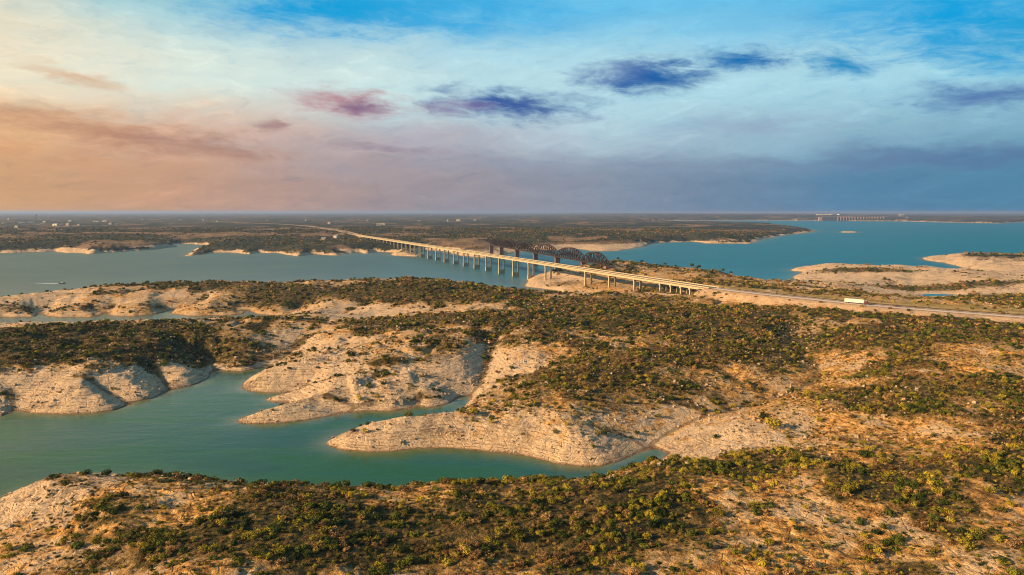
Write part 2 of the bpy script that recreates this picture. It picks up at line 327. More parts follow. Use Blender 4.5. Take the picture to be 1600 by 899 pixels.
# the road leaves the bridge straight and bends
RW = [bpt(S_END - 30) + (27.9,), bpt(S_END) + (27.9,), bpt(S_END + 12) + (27.8,)] + [U(a, b, c) + (c,) for a, b, c in ROADPTS[3:]]
def smooth_path(P, n=160):
    P = np.array(P); t = np.concatenate([[0], np.cumsum(np.linalg.norm(np.diff(P[:, :2], axis=0), axis=1))])
    s = np.linspace(0, t[-1], n); Q = np.stack([np.interp(s, t, P[:, k]) for k in range(3)], 1)
    K = np.hanning(25); K /= K.sum(); pad = np.concatenate([np.repeat(Q[:1], 12, 0) + (np.arange(-12, 0)[:, None]) * (Q[1] - Q[0]), Q, np.repeat(Q[-1:], 12, 0) + (np.arange(1, 13)[:, None]) * (Q[-1] - Q[-2])])
    return np.stack([np.convolve(pad[:, k], K, 'valid') for k in range(3)], 1)
ROAD = smooth_path(RW)
FARW = [bpt(S_FAR + 30) + (27.8,), bpt(S_FAR) + (27.8,), bpt(S_FAR - 30) + (27.8,)] + [U(a, b, c) + (c,) for a, b, c in [(535,361,28),(505,356.5,28),(480,353,28),(440,350.3,28),(395,348.4,28),(330,346.5,28)]]
FARROAD = smooth_path(FARW)
TRACKS = [[(1100,463,20),(1130,464,21),(1180,466,22),(1230,470,22.5),(1300,477,23)],[(1216,463,26),(1205,458,24),(1198,454,22)],[(1010,455,18),(1060,461,20),(1100,463,20)]]

# ------------------------------------------------------------------ terrain grid, finer where the ground is near
ys = [36.0]
while ys[-1] < 90000:
    y = ys[-1]; d = y * y / 86400 * 0.9
    if y < 130: d = max(d, 1.2 if y > 90 else 4)
    if y > 300: d = min(d, max(3.2, y * 0.0065))
    if y > 9000: d = y * 0.04
    ys.append(y + d)
ys = np.array(ys)
us = np.concatenate([np.linspace(-2.2, -0.86, 130, endpoint=False), np.linspace(-0.86, 0.86, 1120), np.linspace(0.86, 2.2, 131)[1:]])
NR, NC = len(ys), len(us)
def up2(a, shape_r, shape_c, ri, ci):
    r = np.interp(shape_r, ri, np.arange(len(ri))); c = np.interp(shape_c, ci, np.arange(len(ci)))
    r0 = np.clip(np.floor(r).astype(int), 0, len(ri) - 2); c0 = np.clip(np.floor(c).astype(int), 0, len(ci) - 2); fr = (r - r0)[:, None]; fc = (c - c0)[None]
    a00 = a[np.ix_(r0, c0)]; a10 = a[np.ix_(r0 + 1, c0)]; a01 = a[np.ix_(r0, c0 + 1)]; a11 = a[np.ix_(r0 + 1, c0 + 1)]
    return (a00 * (1 - fr) + a10 * fr) * (1 - fc) + (a01 * (1 - fr) + a11 * fr) * fc
hr = np.unique(np.append(np.arange(0, NR, 2), NR - 1)); hc = np.unique(np.append(np.arange(0, NC, 2), NC - 1))
ysh, ush = ys[hr], us[hc]
YH = np.repeat(ysh[:, None], len(ush), 1); XH = ush[None] * YH
# wobble the shoreline a little
near = np.clip(YH / 600, 0.3, 6)
wx = fbm(XH / 18 / near, YH / 18 / near, 3) * 2.2 * near; wy = fbm(XH / 18 / near + 50, YH / 18 / near + 9, 3) * 2.2 * near
kw = sstep(330, 700, YH) * 0.9 + 0.25
fw = sstep(1300, 1600, YH) * (1 - sstep(4500, 6500, YH)) * 16
XQ, YQ = XH + wx * kw + fw * fbm(XH / 85, YH / 140, 4), YH + wy * kw + fw * 1.6 * fbm(XH / 85 + 40, YH / 140, 4)
SD = np.full(XH.shape, -1e9); wat = np.zeros(XH.shape, bool); dist = np.full(XH.shape, 1e9)
for P in W_POLYS:
    wat |= inside(XQ, YQ, P); dist = np.minimum(dist, seg_dist(XQ, YQ, P))
ii = inside(XQ, YQ, ISLE_W); di = seg_dist(XQ, YQ, ISLE_W)
SDh = np.where(wat, -dist, dist)
SDh = np.where(ii, di, np.where(wat, np.maximum(SDh, -di), SDh))
# blended hilltop height
num = np.zeros(XH.shape); numL = np.zeros(XH.shape); den = np.zeros(XH.shape) + 1e-12
for a, b, z, L in CTRL:
    x, y = U(a, b, z * 0.85); sc = 0.03 * y + 4
    d2 = ((XH - x) / sc) ** 2 + ((YH - y) / (sc * 1.25)) ** 2; wgt = 1 / (d2 + 0.6) ** 2
    num += z * wgt; numL += L * wgt; den += wgt
HCh = num / den; LCh = numL / den
GZ = np.full(XH.shape, 1e6)
for pts, sl in GULLIES:
    P = np.array([U(a, b, z) for a, b, z in pts]); d, zf = seg_dist(XQ, YQ, P, False, [p[2] for p in pts])
    g = zf + sl * np.sqrt(d * d + 4) - sl * 2; GZ = np.minimum(GZ, g)
DG = np.full(XH.shape, 1e6)
for pts, sl in GULLIES:
    P = np.array([U(a, b, z) for a, b, z in pts]); DG = np.minimum(DG, seg_dist(XQ, YQ, P, False))
TR = np.full(XH.shape, 1e6)
for pts in TRACKS: TR = np.minimum(TR, seg_dist(XH, YH, np.array([U(*p) for p in pts]), False))
RD, RZ = seg_dist(XH, YH, ROAD[::3, :2], False, ROAD[::3, 2]); RD2, RZ2 = seg_dist(XH, YH, FARROAD[::3, :2], False, FARROAD[::3, 2])
up = lambda a: up2(a, ys, us, ysh, ush)
YY = np.repeat(ys[:, None], NC, 1); XX = us[None] * YY
SDm, HC, LC, GZ, DG, TR, RD, RZ, RD2, RZ2 = [up(a) for a in (SDh, HCh, LCh, np.minimum(GZ, 1e4), np.minimum(DG, 1e4), np.minimum(TR, 1e4), RD, RZ, RD2, RZ2)]
land = np.clip(SDm, 0, None)
hz = HC * (1 - np.exp(-land / LC))
# small draws running down the slopes
fade = sstep(0, 14, land)
g2 = np.abs(fbm(XX / 55, YY / 75, 3)); hz = hz - (1 - sstep(0.0, 0.30, g2)) * fade * 0.10 * hz * (YY < 5000) * (YY > 330)
amp = np.clip(YY / 900, 0.6, 3.0)
hz += sstep(0, 30, land) * (fbm(XX / 70 / amp, YY / 70 / amp, 3) * 2.0 * amp ** 0.4)
hz += fade * (fbm(XX / 13, YY / 13, 4, 0.6) * 0.40) * (YY < 1600)
k = 1.2; e = np.clip((GZ + 0.0 - hz) / k, -8, 8); hz = np.where(GZ < hz + 8, -k * np.log(np.exp(-np.clip(hz / k - hz / k, -1, 1)) + np.exp(-e)) + hz, hz)
# a far low mesa behind the dam, and gently rolling plain
mx, my = U(1290, 336, 66); far = sstep(5000, 12000, YY)
hz = lerp(hz, 25 + 9 * fbm(XX / 2500, YY / 2500, 3), far * (SDm > 0)) if True else hz
hz = np.where((SDm > 0) & (YY > 8500), np.maximum(hz, 26 + 30 * np.exp(-((XX - 4700) / 2600) ** 2) * sstep(8500, 10500, YY)), hz)
# limestone ledges
warp = fbm(XX / 45, YY / 45, 3) * 1.0
lmask = sstep(-0.35, 0.3, fbm(XX / 20 + 8, YY / 14, 3)); warp = warp + fbm(XX / 9, YY / 9, 3) * 0.35
for per, st in ((2.3, 0.42), (0.9, 0.40)):
    q = (hz + warp) / per; fr = q - np.floor(q); hz = hz + st * per * (sstep(0.35, 1.0, fr) - fr) * lmask * sstep(0.5, 2.0, hz) * (1 - sstep(1200, 2000, YY)) * (RD > 14)
hz += fade * fbm(XX / 3.2, YY / 3.2, 2) * 0.22 * (YY < 500)
# under the bridge the ground stays below the deck; road beds
dxb = (XX - A1[0]) * BD[0] + (YY - A1[1]) * BD[1]; ofb = (XX - A1[0]) * BN[0] + (YY - A1[1]) * BN[1]
onb = (dxb > S_FAR + 5) & (dxb < S_END - 4) & (np.abs(ofb) < 13)
hz = np.where(onb, np.minimum(hz, 17 + 6 * sstep(S_FAR + 160, S_FAR, dxb) + 5.5 * sstep(S_END - 22, S_END - 4, dxb)), hz)
ryy = np.interp(XX, ROAD[:, 0], ROAD[:, 1]); dfar = (YY - ryy) * 0.75; onr = sstep(190, 215, XX) * (YY < 1000)
hz = lerp(hz, np.interp(XX, ROAD[:, 0], ROAD[:, 2]) - 0.7 - 0.02 * dfar + 0.4 * fbm(XX / 20, YY / 20, 2), onr * (dfar > 0) * (1 - sstep(56, 88, dfar)))
rb = np.where(dxb > S_END - 6, 1 - sstep(9.5, 26, RD), 0.0); hz = lerp(hz, RZ - 0.35, rb)
rb2 = np.where(dxb < S_FAR + 8, 1 - sstep(14, 60, RD2), 0.0); hz = lerp(hz, RZ2 - 0.4, rb2)
zz = np.where(SDm > 0, np.maximum(hz, 0.03 + np.minimum(land * 0.02, 0.4)), np.maximum(SDm * 0.5, -6.0) - 0.02)
pond_in = inside(XX, YY, W_POLYS[3]) & (YY < 1200)
zz = np.where(pond_in, 2.6, zz); isle_m = (YY > 2500) & (YY < 4500) & (XX > 1200) & inside(XX, YY, (ISLE_W - ISLE_W.mean(0)) * 1.6 + ISLE_W.mean(0)); zz = np.where(isle_m, np.minimum(zz, 2.4), zz)
if True:   # carve a rim round the pond so that its water sheet shows
    dp = seg_dist(XX[(YY[:, 0] > 700) & (YY[:, 0] < 1000)], YY[(YY[:, 0] > 700) & (YY[:, 0] < 1000)], W_POLYS[3])
    mrow = (YY[:, 0] > 700) & (YY[:, 0] < 1000); sub = zz[mrow]; ins = pond_in[mrow]
    t = 1 - sstep(5, 60, dp); sub = np.where(ins, 2.4, lerp(sub, np.minimum(sub, 3.3 + dp * 0.08), t)); zz[mrow] = sub

def blob(cx, cy, rx, ry, z=18.0):
    x, y = U(cx, cy, z); sx = rx * y / F; sy = ry * y * y / ((H - z) * F)
    return np.exp(-(((XX - x) / sx) ** 2 + ((YY - y) / sy) ** 2) ** 1.5)
patch = fbm(XX / 30, YY / 42, 4) ; patch2 = fbm(XX / 110 + 5, YY / 140 + 3, 3)
veg = sstep(11.0, 17.0, zz + 4.5 * fbm(XX / 26, YY / 34, 4) ) * (0.30 + 0.80 * sstep(-0.25, 0.35, patch + 0.5 * patch2))
fm = sstep(1350, 1800, YY)
veg = lerp(veg, (0.95 - 0.75 * sstep(0.22, 0.5, fbm(XX / 300, YY / 320, 6, 0.6) )) * ~isle_m * sstep(1.5, 6.5, zz + 5.5 * fbm(XX / 60, YY / 130, 5, 0.6)), fm)
for b in [(700,860,340,60,.35),(900,800,140,60,.35),(400,880,300,40,.3),(850,600,190,34,.55,14),(620,582,110,18,.35,15),(950,572,150,24,.5,16),(120,470,40,4,.3),(230,460,60,5,.4),(330,464,50,6,.4),(430,460,60,8,.4),(1110,592,120,16,.4,16),(1300,600,80,20,.4,16),(60,462,80,4,.7),(420,450,80,7,.8),(880,441,35,3,.6,8),(940,442,40,4,.6,12),(1560,520,140,12,.4),(200,530,300,22,1.0),(60,515,240,18,0.6),(600,452,150,14,0.9),(740,462,120,10,0.5),(1000,490,240,26,1.0),(780,498,260,10,0.7),(1120,520,130,22,0.6),(1150,545,60,16,0.4),(1450,535,200,18,0.7),(1450,610,260,22,0.6),(1280,745,220,26,1.0),(1500,740,220,26,0.6),(600,860,300,50,0.6),(950,830,160,80,0.7),(300,440,140,5,0.8),(1380,455,90,7,1.0),(1480,434,160,4,0.8),(1350,415,90,3,0.8),(1560,397,50,2,0.8),(1560,465,90,9,0.7),(1150,440,90,4,0.6)]:
    veg = veg + b[4] * blob(*b[:4], *(b[5:6]))
for b in [(530,478,60,9,.8,12),(620,487,90,6,.7,15),(720,483,90,5,.5,16),(470,470,50,8,.4,13),(1040,430,100,7,0.55,21),(930,387,90,6,1.3,6),(740,396,60,5,.7,8),(1040,381,60,3,1,8),(290,574,70,26,.9,12),(230,590,70,18,.7,12),(60,770,90,40,1.3),(230,800,180,34,0.55),(380,750,150,16,0.4),(500,775,160,14,0.3),(1280,680,240,26,1.3,12),(1100,668,110,22,1.3,6),(1180,640,110,16,0.8,8),(700,560,60,14,0.3),(820,545,70,12,0.5),(1400,585,120,10,0.5),(1480,700,60,9,0.7),(700,480,110,6,0.6),(1560,560,90,10,0.4),(1400,455,0.1,1,0),(1300,466,260,5,0.9,24),(1500,476,200,5,0.9,24),(1530,860,100,40,0.4),(1120,800,60,20,0.3),(820,790,60,12,0.35),(1230,860,50,30,0.4)]:
    veg = veg - b[4] * blob(*b[:5][:4], *(b[5:6]))
# dense brush along the rim of the near hill
rim = (1 - sstep(215, 300, YY)) * sstep(5, 10, land) * (1 - sstep(19, 30, land)) * sstep(-0.66, -0.52, XX / YY) * (1 - sstep(0.2, 0.3, XX / YY)) * (YY < 330)
veg = np.clip(veg, 0, 1.15) * (1 - 0.0 * rim) + rim * 0.9
# brush follows the draws
veg = veg + 0.8 * np.exp(-(DG / (3.6 * np.clip(YY / 420, 1, 2.2))) ** 2) * sstep(1.5, 5.0, zz) * (YY < 1000) * sstep(-0.35, 0.1, fbm(XX / 12, YY / 16, 3))
ryy = np.interp(XX, ROAD[:, 0], ROAD[:, 1]); dfar = (YY - ryy) * 0.75; onr = sstep(190, 215, XX) * (YY < 1000)
veg = veg * (1 - onr * sstep(0, 6, dfar) * (1 - sstep(60, 70, dfar + 8 * patch))) * (1 - 0.9 * onr * sstep(-27, -19, dfar + 4 * patch) * (dfar <= 2))
veg *= sstep(0.8, 2.5, zz) * (SDm > 1) * sstep(9, 16, RD) * np.where(YY > 1600, sstep(10, 26, RD2), 1) * sstep(2.5, 6, TR)
veg = np.clip(veg, 0, 1)
dry = np.clip(1.0 * fm * sstep(7, 12, zz) + 0.45 * (1 - sstep(235, 262, YY)) * sstep(-0.62, -0.45, XX / YY) + 0.55 * sstep(9, 15, zz + 2 * patch) + 0.6 * blob(300, 466, 280, 13, 15) + 0.9 * (blob(250, 790, 260, 50) + blob(600, 770, 260, 18)) + 0.55 * blob(1380, 610, 330, 90, 16) + 0.3 * blob(1150, 560, 300, 50, 16) + 0.5 * blob(850, 600, 220, 40) + 0.6 * blob(1450, 600, 260, 70) + 1.4 * blob(1040, 432, 140, 12, 20) + blob(1300, 700, 200, 20, 14) * 0.2 + 0.8 * blob(1350, 470, 330, 9, 24), 0, 1)  # lobes past the inlet: debris plus painted shade of slopes facing away
grass = onr * sstep(9, 12, dfar) * (1 - sstep(56, 70, dfar + 8 * patch)); _g = np.clip(np.maximum(blob(1330, 466, 200, 5.5, 23), blob(1520, 480, 160, 5.5, 23)) * 1.6 * (RD > 10), 0, 1)
dirt = np.clip(onr * 0.9 * np.exp(-((dfar - 33 - 2 * patch) / 2.2) ** 2) + (1 - sstep(2, 4.5, TR)) + (1 - sstep(11, 17, RD - 8 * (dfar < 0) + 4 * patch)) * (dxb > S_END - 6) * 0.9 + (YY > 1600) * (1 - sstep(9, 24, RD2)) , 0, 1)
sandy = np.clip(blob(1100, 668, 120, 22, 5) + blob(1150, 640, 110, 8, 5), 0, 1) * sstep(0.3, 0, (zz - 9) / 10)

def grid_object(name, mat):
    me = bpy.data.meshes.new(name); n = NR * NC
    co = np.stack([XX, YY, zz], -1).reshape(-1, 3).astype(np.float32)
    idx = np.arange(n).reshape(NR, NC); q = np.stack([idx[:-1, :-1], idx[:-1, 1:], idx[1:, 1:], idx[1:, :-1]], -1).reshape(-1, 4)
    me.vertices.add(n); me.vertices.foreach_set('co', co.ravel())
    me.loops.add(q.size); me.loops.foreach_set('vertex_index', q.ravel().astype(np.int32))
    me.polygons.add(len(q)); me.polygons.foreach_set('loop_start', np.arange(0, q.size, 4, dtype=np.int32)); me.polygons.foreach_set('loop_total', np.full(len(q), 4, np.int32))
    me.polygons.foreach_set('use_smooth', np.ones(len(q), bool)); me.update(calc_edges=True)
    for nm, a in (('veg', veg), ('dry', dry), ('grass', grass), ('dirt', dirt), ('sandy', sandy), ('gully', np.exp(-(DG / 2.0) ** 2))):
        at = me.attributes.new(nm, 'FLOAT', 'POINT'); at.data.foreach_set('value', a.ravel().astype(np.float32))
    me.materials.append(mat); o = bpy.data.objects.new(name, me); COL.objects.link(o); return o

# ground material ----------------------------------------------------
GM, g, B = new_mat('limestone and scrub ground')
P = g.pos(); px_, py_, pz_ = g.sep(P)
cd = g.n.new('ShaderNodeVectorMath'); cd.operation = 'DISTANCE'; g.l.new(P, cd.inputs[0]); cd.inputs[1].default_value = (0, 0, 0); DIST = cd.outputs['Value']
farf = g.mapr(DIST, 500, 1800)
n_big = g.noise(P, 0.03, 6, 0.6); n_mid = g.noise(P, 0.16, 6, 0.62); n_fine = g.noise(P, 0.9, 5, 0.65); n_far = g.noise(g.comb(px_, g.math('MULTIPLY', py_, 0.5), 0.0), 0.006, 9, 0.68)
strv = g.comb(g.math('MULTIPLY', px_, 0.035), g.math('MULTIPLY', py_, 0.035), g.math('MULTIPLY', pz_, 1.9))
strata = g.math('ADD', g.math('MULTIPLY', g.noise(strv, 1.6, 5, 0.7, 0.4), 0.62), g.math('MULTIPLY', g.noise(P, 0.55, 6, 0.68), 0.38))
rock = g.ramp(strata, [(0.34, (0.20, 0.135, 0.085)), (0.42, (0.38, 0.26, 0.155)), (0.52, (0.61, 0.44, 0.28)), (0.68, (0.68, 0.52, 0.345))])
rock = g.mix(g.mapr(n_mid, 0.35, 0.7, 0, 0.7), rock, (0.58, 0.40, 0.245))
rock = g.mix(g.mapr(n_big, 0.52, 0.70, 0, 0.5), rock, (0.42, 0.34, 0.27))
rock = g.mix(g.mapr(n_fine, 0.58, 0.70, 0, 0.7), rock, (0.20, 0.145, 0.095))
vor = g.n.new('ShaderNodeTexVoronoi'); vor.feature = 'DISTANCE_TO_EDGE'; g.l.new(g.mix(0.25, P, g.noise(P, 0.4, 3, 0.6, 0, 1), 'ADD'), vor.inputs['Vector']); vor.inputs['Scale'].default_value = 0.22
crack = g.mapr(vor.outputs['Distance'], 0.0, 0.06, 1, 0)
rock = g.mix(g.math('MULTIPLY', crack, g.mapr(n_big, 0.50, 0.66, 0, 0.28)), rock, (0.14, 0.10, 0.07))
lz = g.math('ADD', g.math('MULTIPLY', pz_, 1.15), g.math('MULTIPLY', g.noise(P, 0.07, 4, 0.6), 2.6)); lf = g.math('FRACT', lz)
ledge = g.math('MULTIPLY', g.mapr(g.math('ABSOLUTE', g.math('SUBTRACT', lf, 0.5)), 0.16, 0.03, 0, 1), g.mapr(g.noise(P, 0.30, 5, 0.65), 0.46, 0.62, 0, 0.8))
rock = g.mix(ledge, rock, (0.17, 0.105, 0.06))
debris = g.math('MULTIPLY', g.mapr(g.noise(P, 0.045, 5, 0.6, 0.5), 0.53, 0.66), g.mapr(g.noise(P, 0.75, 5, 0.7), 0.44, 0.60))
rock = g.mix(g.math('MULTIPLY', debris, 0.75), rock, (0.13, 0.095, 0.065))
rock = g.mix(g.math('MULTIPLY', g.attr('sandy'), 0.85), rock, g.mix(n_mid, (0.54, 0.38, 0.24), (0.62, 0.46, 0.31)))
soil = g.ramp(g.noise(P, 0.35, 6, 0.65), [(0.33, (0.08, 0.042, 0.014)), (0.44, (0.30, 0.15, 0.042)), (0.54, (0.56, 0.30, 0.085)), (0.68, (0.70, 0.45, 0.20))])
soil = g.mix(g.mapr(g.noise(P, 0.055, 5, 0.6), 0.48, 0.60, 0, 0.8), soil, g.mix(n_fine, (0.34, 0.23, 0.13), (0.66, 0.49, 0.31)))
soil = g.mix(g.math('MULTIPLY', farf, 0.85), soil, g.ramp(g.noise(g.comb(px_, g.math('MULTIPLY', py_, 0.6), 0.0), 0.02, 8, 0.7), [(0.35, (0.035, 0.032, 0.020)), (0.50, (0.12, 0.08, 0.05)), (0.62, (0.24, 0.155, 0.10)), (0.75, (0.36, 0.25, 0.17))]))
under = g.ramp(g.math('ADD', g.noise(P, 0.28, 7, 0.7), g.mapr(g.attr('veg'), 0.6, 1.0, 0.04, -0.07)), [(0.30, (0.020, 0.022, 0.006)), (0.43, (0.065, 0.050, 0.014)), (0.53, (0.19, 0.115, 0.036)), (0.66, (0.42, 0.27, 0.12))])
drym = g.mapr(g.math('ADD', g.attr('dry'), g.math('MULTIPLY', g.math('SUBTRACT', n_mid, 0.5), 2.2)), 0.25, 0.75)
col = g.mix(drym, rock, soil)
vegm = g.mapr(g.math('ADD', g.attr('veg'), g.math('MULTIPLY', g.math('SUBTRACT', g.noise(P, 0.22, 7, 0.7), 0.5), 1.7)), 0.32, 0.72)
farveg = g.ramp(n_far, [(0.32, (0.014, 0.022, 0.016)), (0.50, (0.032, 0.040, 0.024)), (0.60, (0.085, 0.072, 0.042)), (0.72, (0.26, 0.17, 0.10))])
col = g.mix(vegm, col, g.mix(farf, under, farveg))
col = g.mix(g.math('MULTIPLY', g.attr('grass'), 0.9), col, g.ramp(g.noise(P, 0.12, 6, 0.6), [(0.3, (0.13, 0.10, 0.022)), (0.5, (0.30, 0.205, 0.05)), (0.7, (0.50, 0.32, 0.10))]))
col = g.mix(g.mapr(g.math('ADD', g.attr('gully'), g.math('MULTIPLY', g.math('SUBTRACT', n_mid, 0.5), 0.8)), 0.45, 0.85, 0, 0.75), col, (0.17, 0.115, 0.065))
col = g.mix(g.attr('dirt'), col, g.ramp(n_mid, [(0.3, (0.42, 0.26, 0.15)), (0.7, (0.64, 0.45, 0.28))]))
wet = g.mapr(g.math('ADD', pz_, g.math('MULTIPLY', n_mid, 0.9)), 0.5, 1.25, 0.8, 0)
col = g.mix(wet, col, (0.15, 0.085, 0.045))
g.l.new(col, B.inputs['Base Color']); B.inputs['Roughness'].default_value = 0.95; B.inputs['Specular IOR Level'].default_value = 0.15
bh = g.math('ADD', g.math('MULTIPLY', g.math('ADD', ledge, debris), -0.8), g.math('MULTIPLY', n_fine, 1.2))
bh = g.math('ADD', bh, g.math('ADD', g.math('MULTIPLY', strata, 2.6), g.math('MULTIPLY', crack, -0.4)))
bh = g.math('ADD', bh, g.math('MULTIPLY', vegm, g.math('MULTIPLY', g.noise(P, 0.45, 5, 0.7), g.mapr(DIST, 200, 3000, 2.0, 9.0))))
g.l.new(g.bump(bh, 0.9, 0.8), B.inputs['Normal'])
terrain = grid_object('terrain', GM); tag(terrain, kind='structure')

# ------------------------------------------------------------------ water
WM, g, B = new_mat('lake water')
P = g.pos(); px_, py_, pz_ = g.sep(P)
cd = g.n.new('ShaderNodeVectorMath'); cd.operation = 'LENGTH'; g.l.new(P, cd.inputs[0]); DIST = cd.outputs['Value']
cove = g.mapr(py_, 480, 760); east = g.mapr(g.math('DIVIDE', px_, g.math('MAXIMUM', py_, 1)), -0.35, 0.35)
lakec = g.mix(east, (0.062, 0.116, 0.097), (0.005, 0.138, 0.196))
wc = g.mix(cove, (0.018, 0.076, 0.013), lakec)
streak = g.noise(g.comb(g.math('MULTIPLY', px_, 0.008), g.math('MULTIPLY', py_, 0.032), 0.0), 1.0, 9, 0.70, 0.6)
wc = g.mix(g.mapr(streak, 0.42, 0.60, 0, 0.75), wc, g.mix(1.0, wc, (0.42, 0.52, 0.58), 'MULTIPLY'))
shal = g.noise(P, 0.012, 4, 0.6); wc = g.mix(g.mapr(shal, 0.45, 0.75, 0, 0.5), wc, g.mix(1.0, wc, (1.5, 1.2, 1.1), 'MULTIPLY'))
wc = g.mix(g.math('MULTIPLY', g.attr('shallow'), g.mapr(g.noise(P, 0.09, 4, 0.6), 0.3, 0.6, 0.35, 0.95)), wc, (0.15, 0.155, 0.085))
g.l.new(wc, B.inputs['Base Color'])
g.l.new(g.mapr(DIST, 150, 1500, 0.05, 0.42), B.inputs['Roughness']); B.inputs['IOR'].default_value = 1.33
g.l.new(g.mapr(streak, 0.3, 0.7, 0.12, 0.42), B.inputs['Specular IOR Level'])
wv = g.noise(g.comb(g.math('MULTIPLY', px_, 0.5), py_, 0.0), 0.9, 4, 0.6); wv2 = g.noise(g.comb(g.math('MULTIPLY', px_, 0.35), py_, 0.0), 0.13, 3, 0.6)
g.l.new(g.bump(g.math('ADD', wv, g.math('MULTIPLY', wv2, 3.0)), 0.22, 0.3), B.inputs['Normal'])
wm = bpy.data.meshes.new('lake_water'); nr, nc = XH.shape
idx = np.arange(nr * nc).reshape(nr, nc); q = np.stack([idx[:-1, :-1], idx[:-1, 1:], idx[1:, 1:], idx[1:, :-1]], -1).reshape(-1, 4)
keepq = (SDh.ravel()[q].min(1) < np.maximum(30, YH.ravel()[q].max(1) * 0.03)); q = q[keepq]
wm.vertices.add(nr * nc); wm.vertices.foreach_set('co', np.stack([XH, YH, 0 * XH], -1).astype(np.float32).ravel())
wm.loops.add(q.size); wm.loops.foreach_set('vertex_index', q.ravel().astype(np.int32)); wm.polygons.add(len(q))
wm.polygons.foreach_set('loop_start', np.arange(0, q.size, 4, dtype=np.int32)); wm.polygons.foreach_set('loop_total', np.full(len(q), 4, np.int32)); wm.update(calc_edges=True)
at = wm.attributes.new('shallow', 'FLOAT', 'POINT'); at.data.foreach_set('value', np.exp(-np.clip(-SDh, 0, None) / (3.0 + YH / 160)).astype(np.float32).ravel())
wm.materials.append(WM); wo = bpy.data.objects.new('lake_water', wm); COL.objects.link(wo); tag(wo, kind='structure')
m = MB()
for a, b in ((-90000, -9000), (-9000, 9000), (9000, 90000)): m.quad((a, -2000, -.6), (b, -2000, -.6), (b, 95000, -.6), (a, 95000, -.6))
tag(m.build('outer_water', WM), kind='structure')
m = MB(); n0 = len(W_POLYS[3]); c = W_POLYS[3].mean(0)
m.v = [(*(c + (p - c) * 1.12), 3.0) for p in W_POLYS[3]]; m.f = [tuple(range(n0))]
po = m.build('pond_water', WM); tag(po, kind='structure')

# ------------------------------------------------------------------ small materials
def plain(name, col, rough=0.8, var=0.25, scale=0.6, metal=0.0):
    m_, n_, b_ = new_mat(name); nn = n_.noise(n_.pos(), scale, 5, 0.6)
    n_.l.new(n_.mix(n_.mapr(nn, 0.3, 0.7), tuple(c * (1 - var) for c in col), tuple(min(1, c * (1 + var)) for c in col)), b_.inputs['Base Color'])
    b_.inputs['Roughness'].default_value = rough; b_.inputs['Metallic'].default_value = metal; return m_
M = dict(concrete=plain('weathered concrete', (0.34, 0.29, 0.20)), deck=plain('deck paving', (0.13, 0.095, 0.06)), asphalt=plain('dark asphalt', (0.055, 0.045, 0.038)),
 paving=plain('pale worn paving', (0.58, 0.44, 0.32)), steel=plain('dark rusted steel', (0.016, 0.008, 0.008), 0.9), stone=plain('brown masonry', (0.17, 0.085, 0.06)), paint=plain('road paint', (0.7, 0.66, 0.5)),
 white=plain('white trailer paint', (0.60, 0.54, 0.43), 0.5, 0.06), red=plain('dark red paint', (0.07, 0.014, 0.013), 0.35, 0.1), black=plain('black rubber', (0.02, 0.02, 0.02)), glass=plain('dark glass', (0.02, 0.025, 0.03), 0.1, 0.1),
 wall=plain('pale house wall', (0.42, 0.33, 0.26)), roof=plain('grey metal roof', (0.25, 0.22, 0.20)), chrome=plain('bare metal', (0.5, 0.5, 0.5), 0.3, 0.1, 0.6, 0.8), foam=plain('water foam', (0.85, 0.88, 0.88), 0.6, 0.05), dam=plain('pale dam concrete', (0.27, 0.20, 0.19)), damdark=plain('dark steel gate', (0.05, 0.065, 0.085)),  # damdark: dark blue-grey for dam walls, gates, hull and doors
 bark=plain('grey brown bark', (0.10, 0.07, 0.045)))

# ------------------------------------------------------------------ road bridge
def ground_z(x, y):
    r = np.interp(y, ys, np.arange(NR)); c = np.interp(x / y, us, np.arange(NC)); r0 = min(int(r), NR - 2); c0 = min(int(c), NC - 2); fr = r - r0; fc = c - c0
    return float((zz[r0, c0] * (1 - fc) + zz[r0, c0 + 1] * fc) * (1 - fr) + (zz[r0 + 1, c0] * (1 - fc) + zz[r0 + 1, c0 + 1] * fc) * fr)
ang = math.atan2(BD[1], BD[0])           # local x runs along the bridge
LB = S_END - S_FAR
rb_ = empty('road_bridge', (*bpt(S_FAR), 0), ang)
tag(rb_, 'long straight concrete road bridge crossing the lake on tall twin-column piers', 'bridge')
m = MB(); m.box((LB / 2, 0, DECK_Z - 0.25), (LB, 12.6, 0.5)); m.build('deck', M['deck'], rb_)
m = MB()
for oy in (-4.9, -1.7, 1.7, 4.9): m.box((LB / 2, oy, DECK_Z - 1.75), (LB, 0.7, 2.494))
m.build('girder', M['concrete'], rb_)
for s in (-1, 1):
    m = MB(); m.box((LB / 2, s * 6.05, DECK_Z + 0.42), (LB, 0.28, 0.83)); m.build('parapet', M['concrete'], rb_)
m = MB(); m.box((LB / 2, 0, DECK_Z + 0.006), (LB, 0.18, 0.008))
m.build('lane_marking', M['paint'], rb_)
def pier_at(s, wall, colw=2.0):
    x = s - S_FAR; px0, py0 = bpt(s); gz = min(ground_z(px0, py0), ground_z(*bpt(s, 4.5)), ground_z(*bpt(s, -4.5)), DECK_Z - 6) if True else 0
    base = max(-6.0, gz - 1.0); top = DECK_Z - 3.0
    m = MB(); m.box((x, 0, top - 0.75), (2.4, 11.4, 1.5)); cap = m.build('pier', M['concrete'], rb_)
    for sy in (-1, 1):
        m = MB(); m.box((x, sy * 4.2, (top - 1.5 + base) / 2), (colw, colw, top - 1.5 - base)); m.build('column', M['concrete'], cap)
    if wall:
        m = MB(); z1 = max(gz, 0) + 6.5; m.box((x, 0, (z1 + base) / 2), (2.7, 11.0, z1 - base)); m.build('footing_wall', M['concrete'], cap)
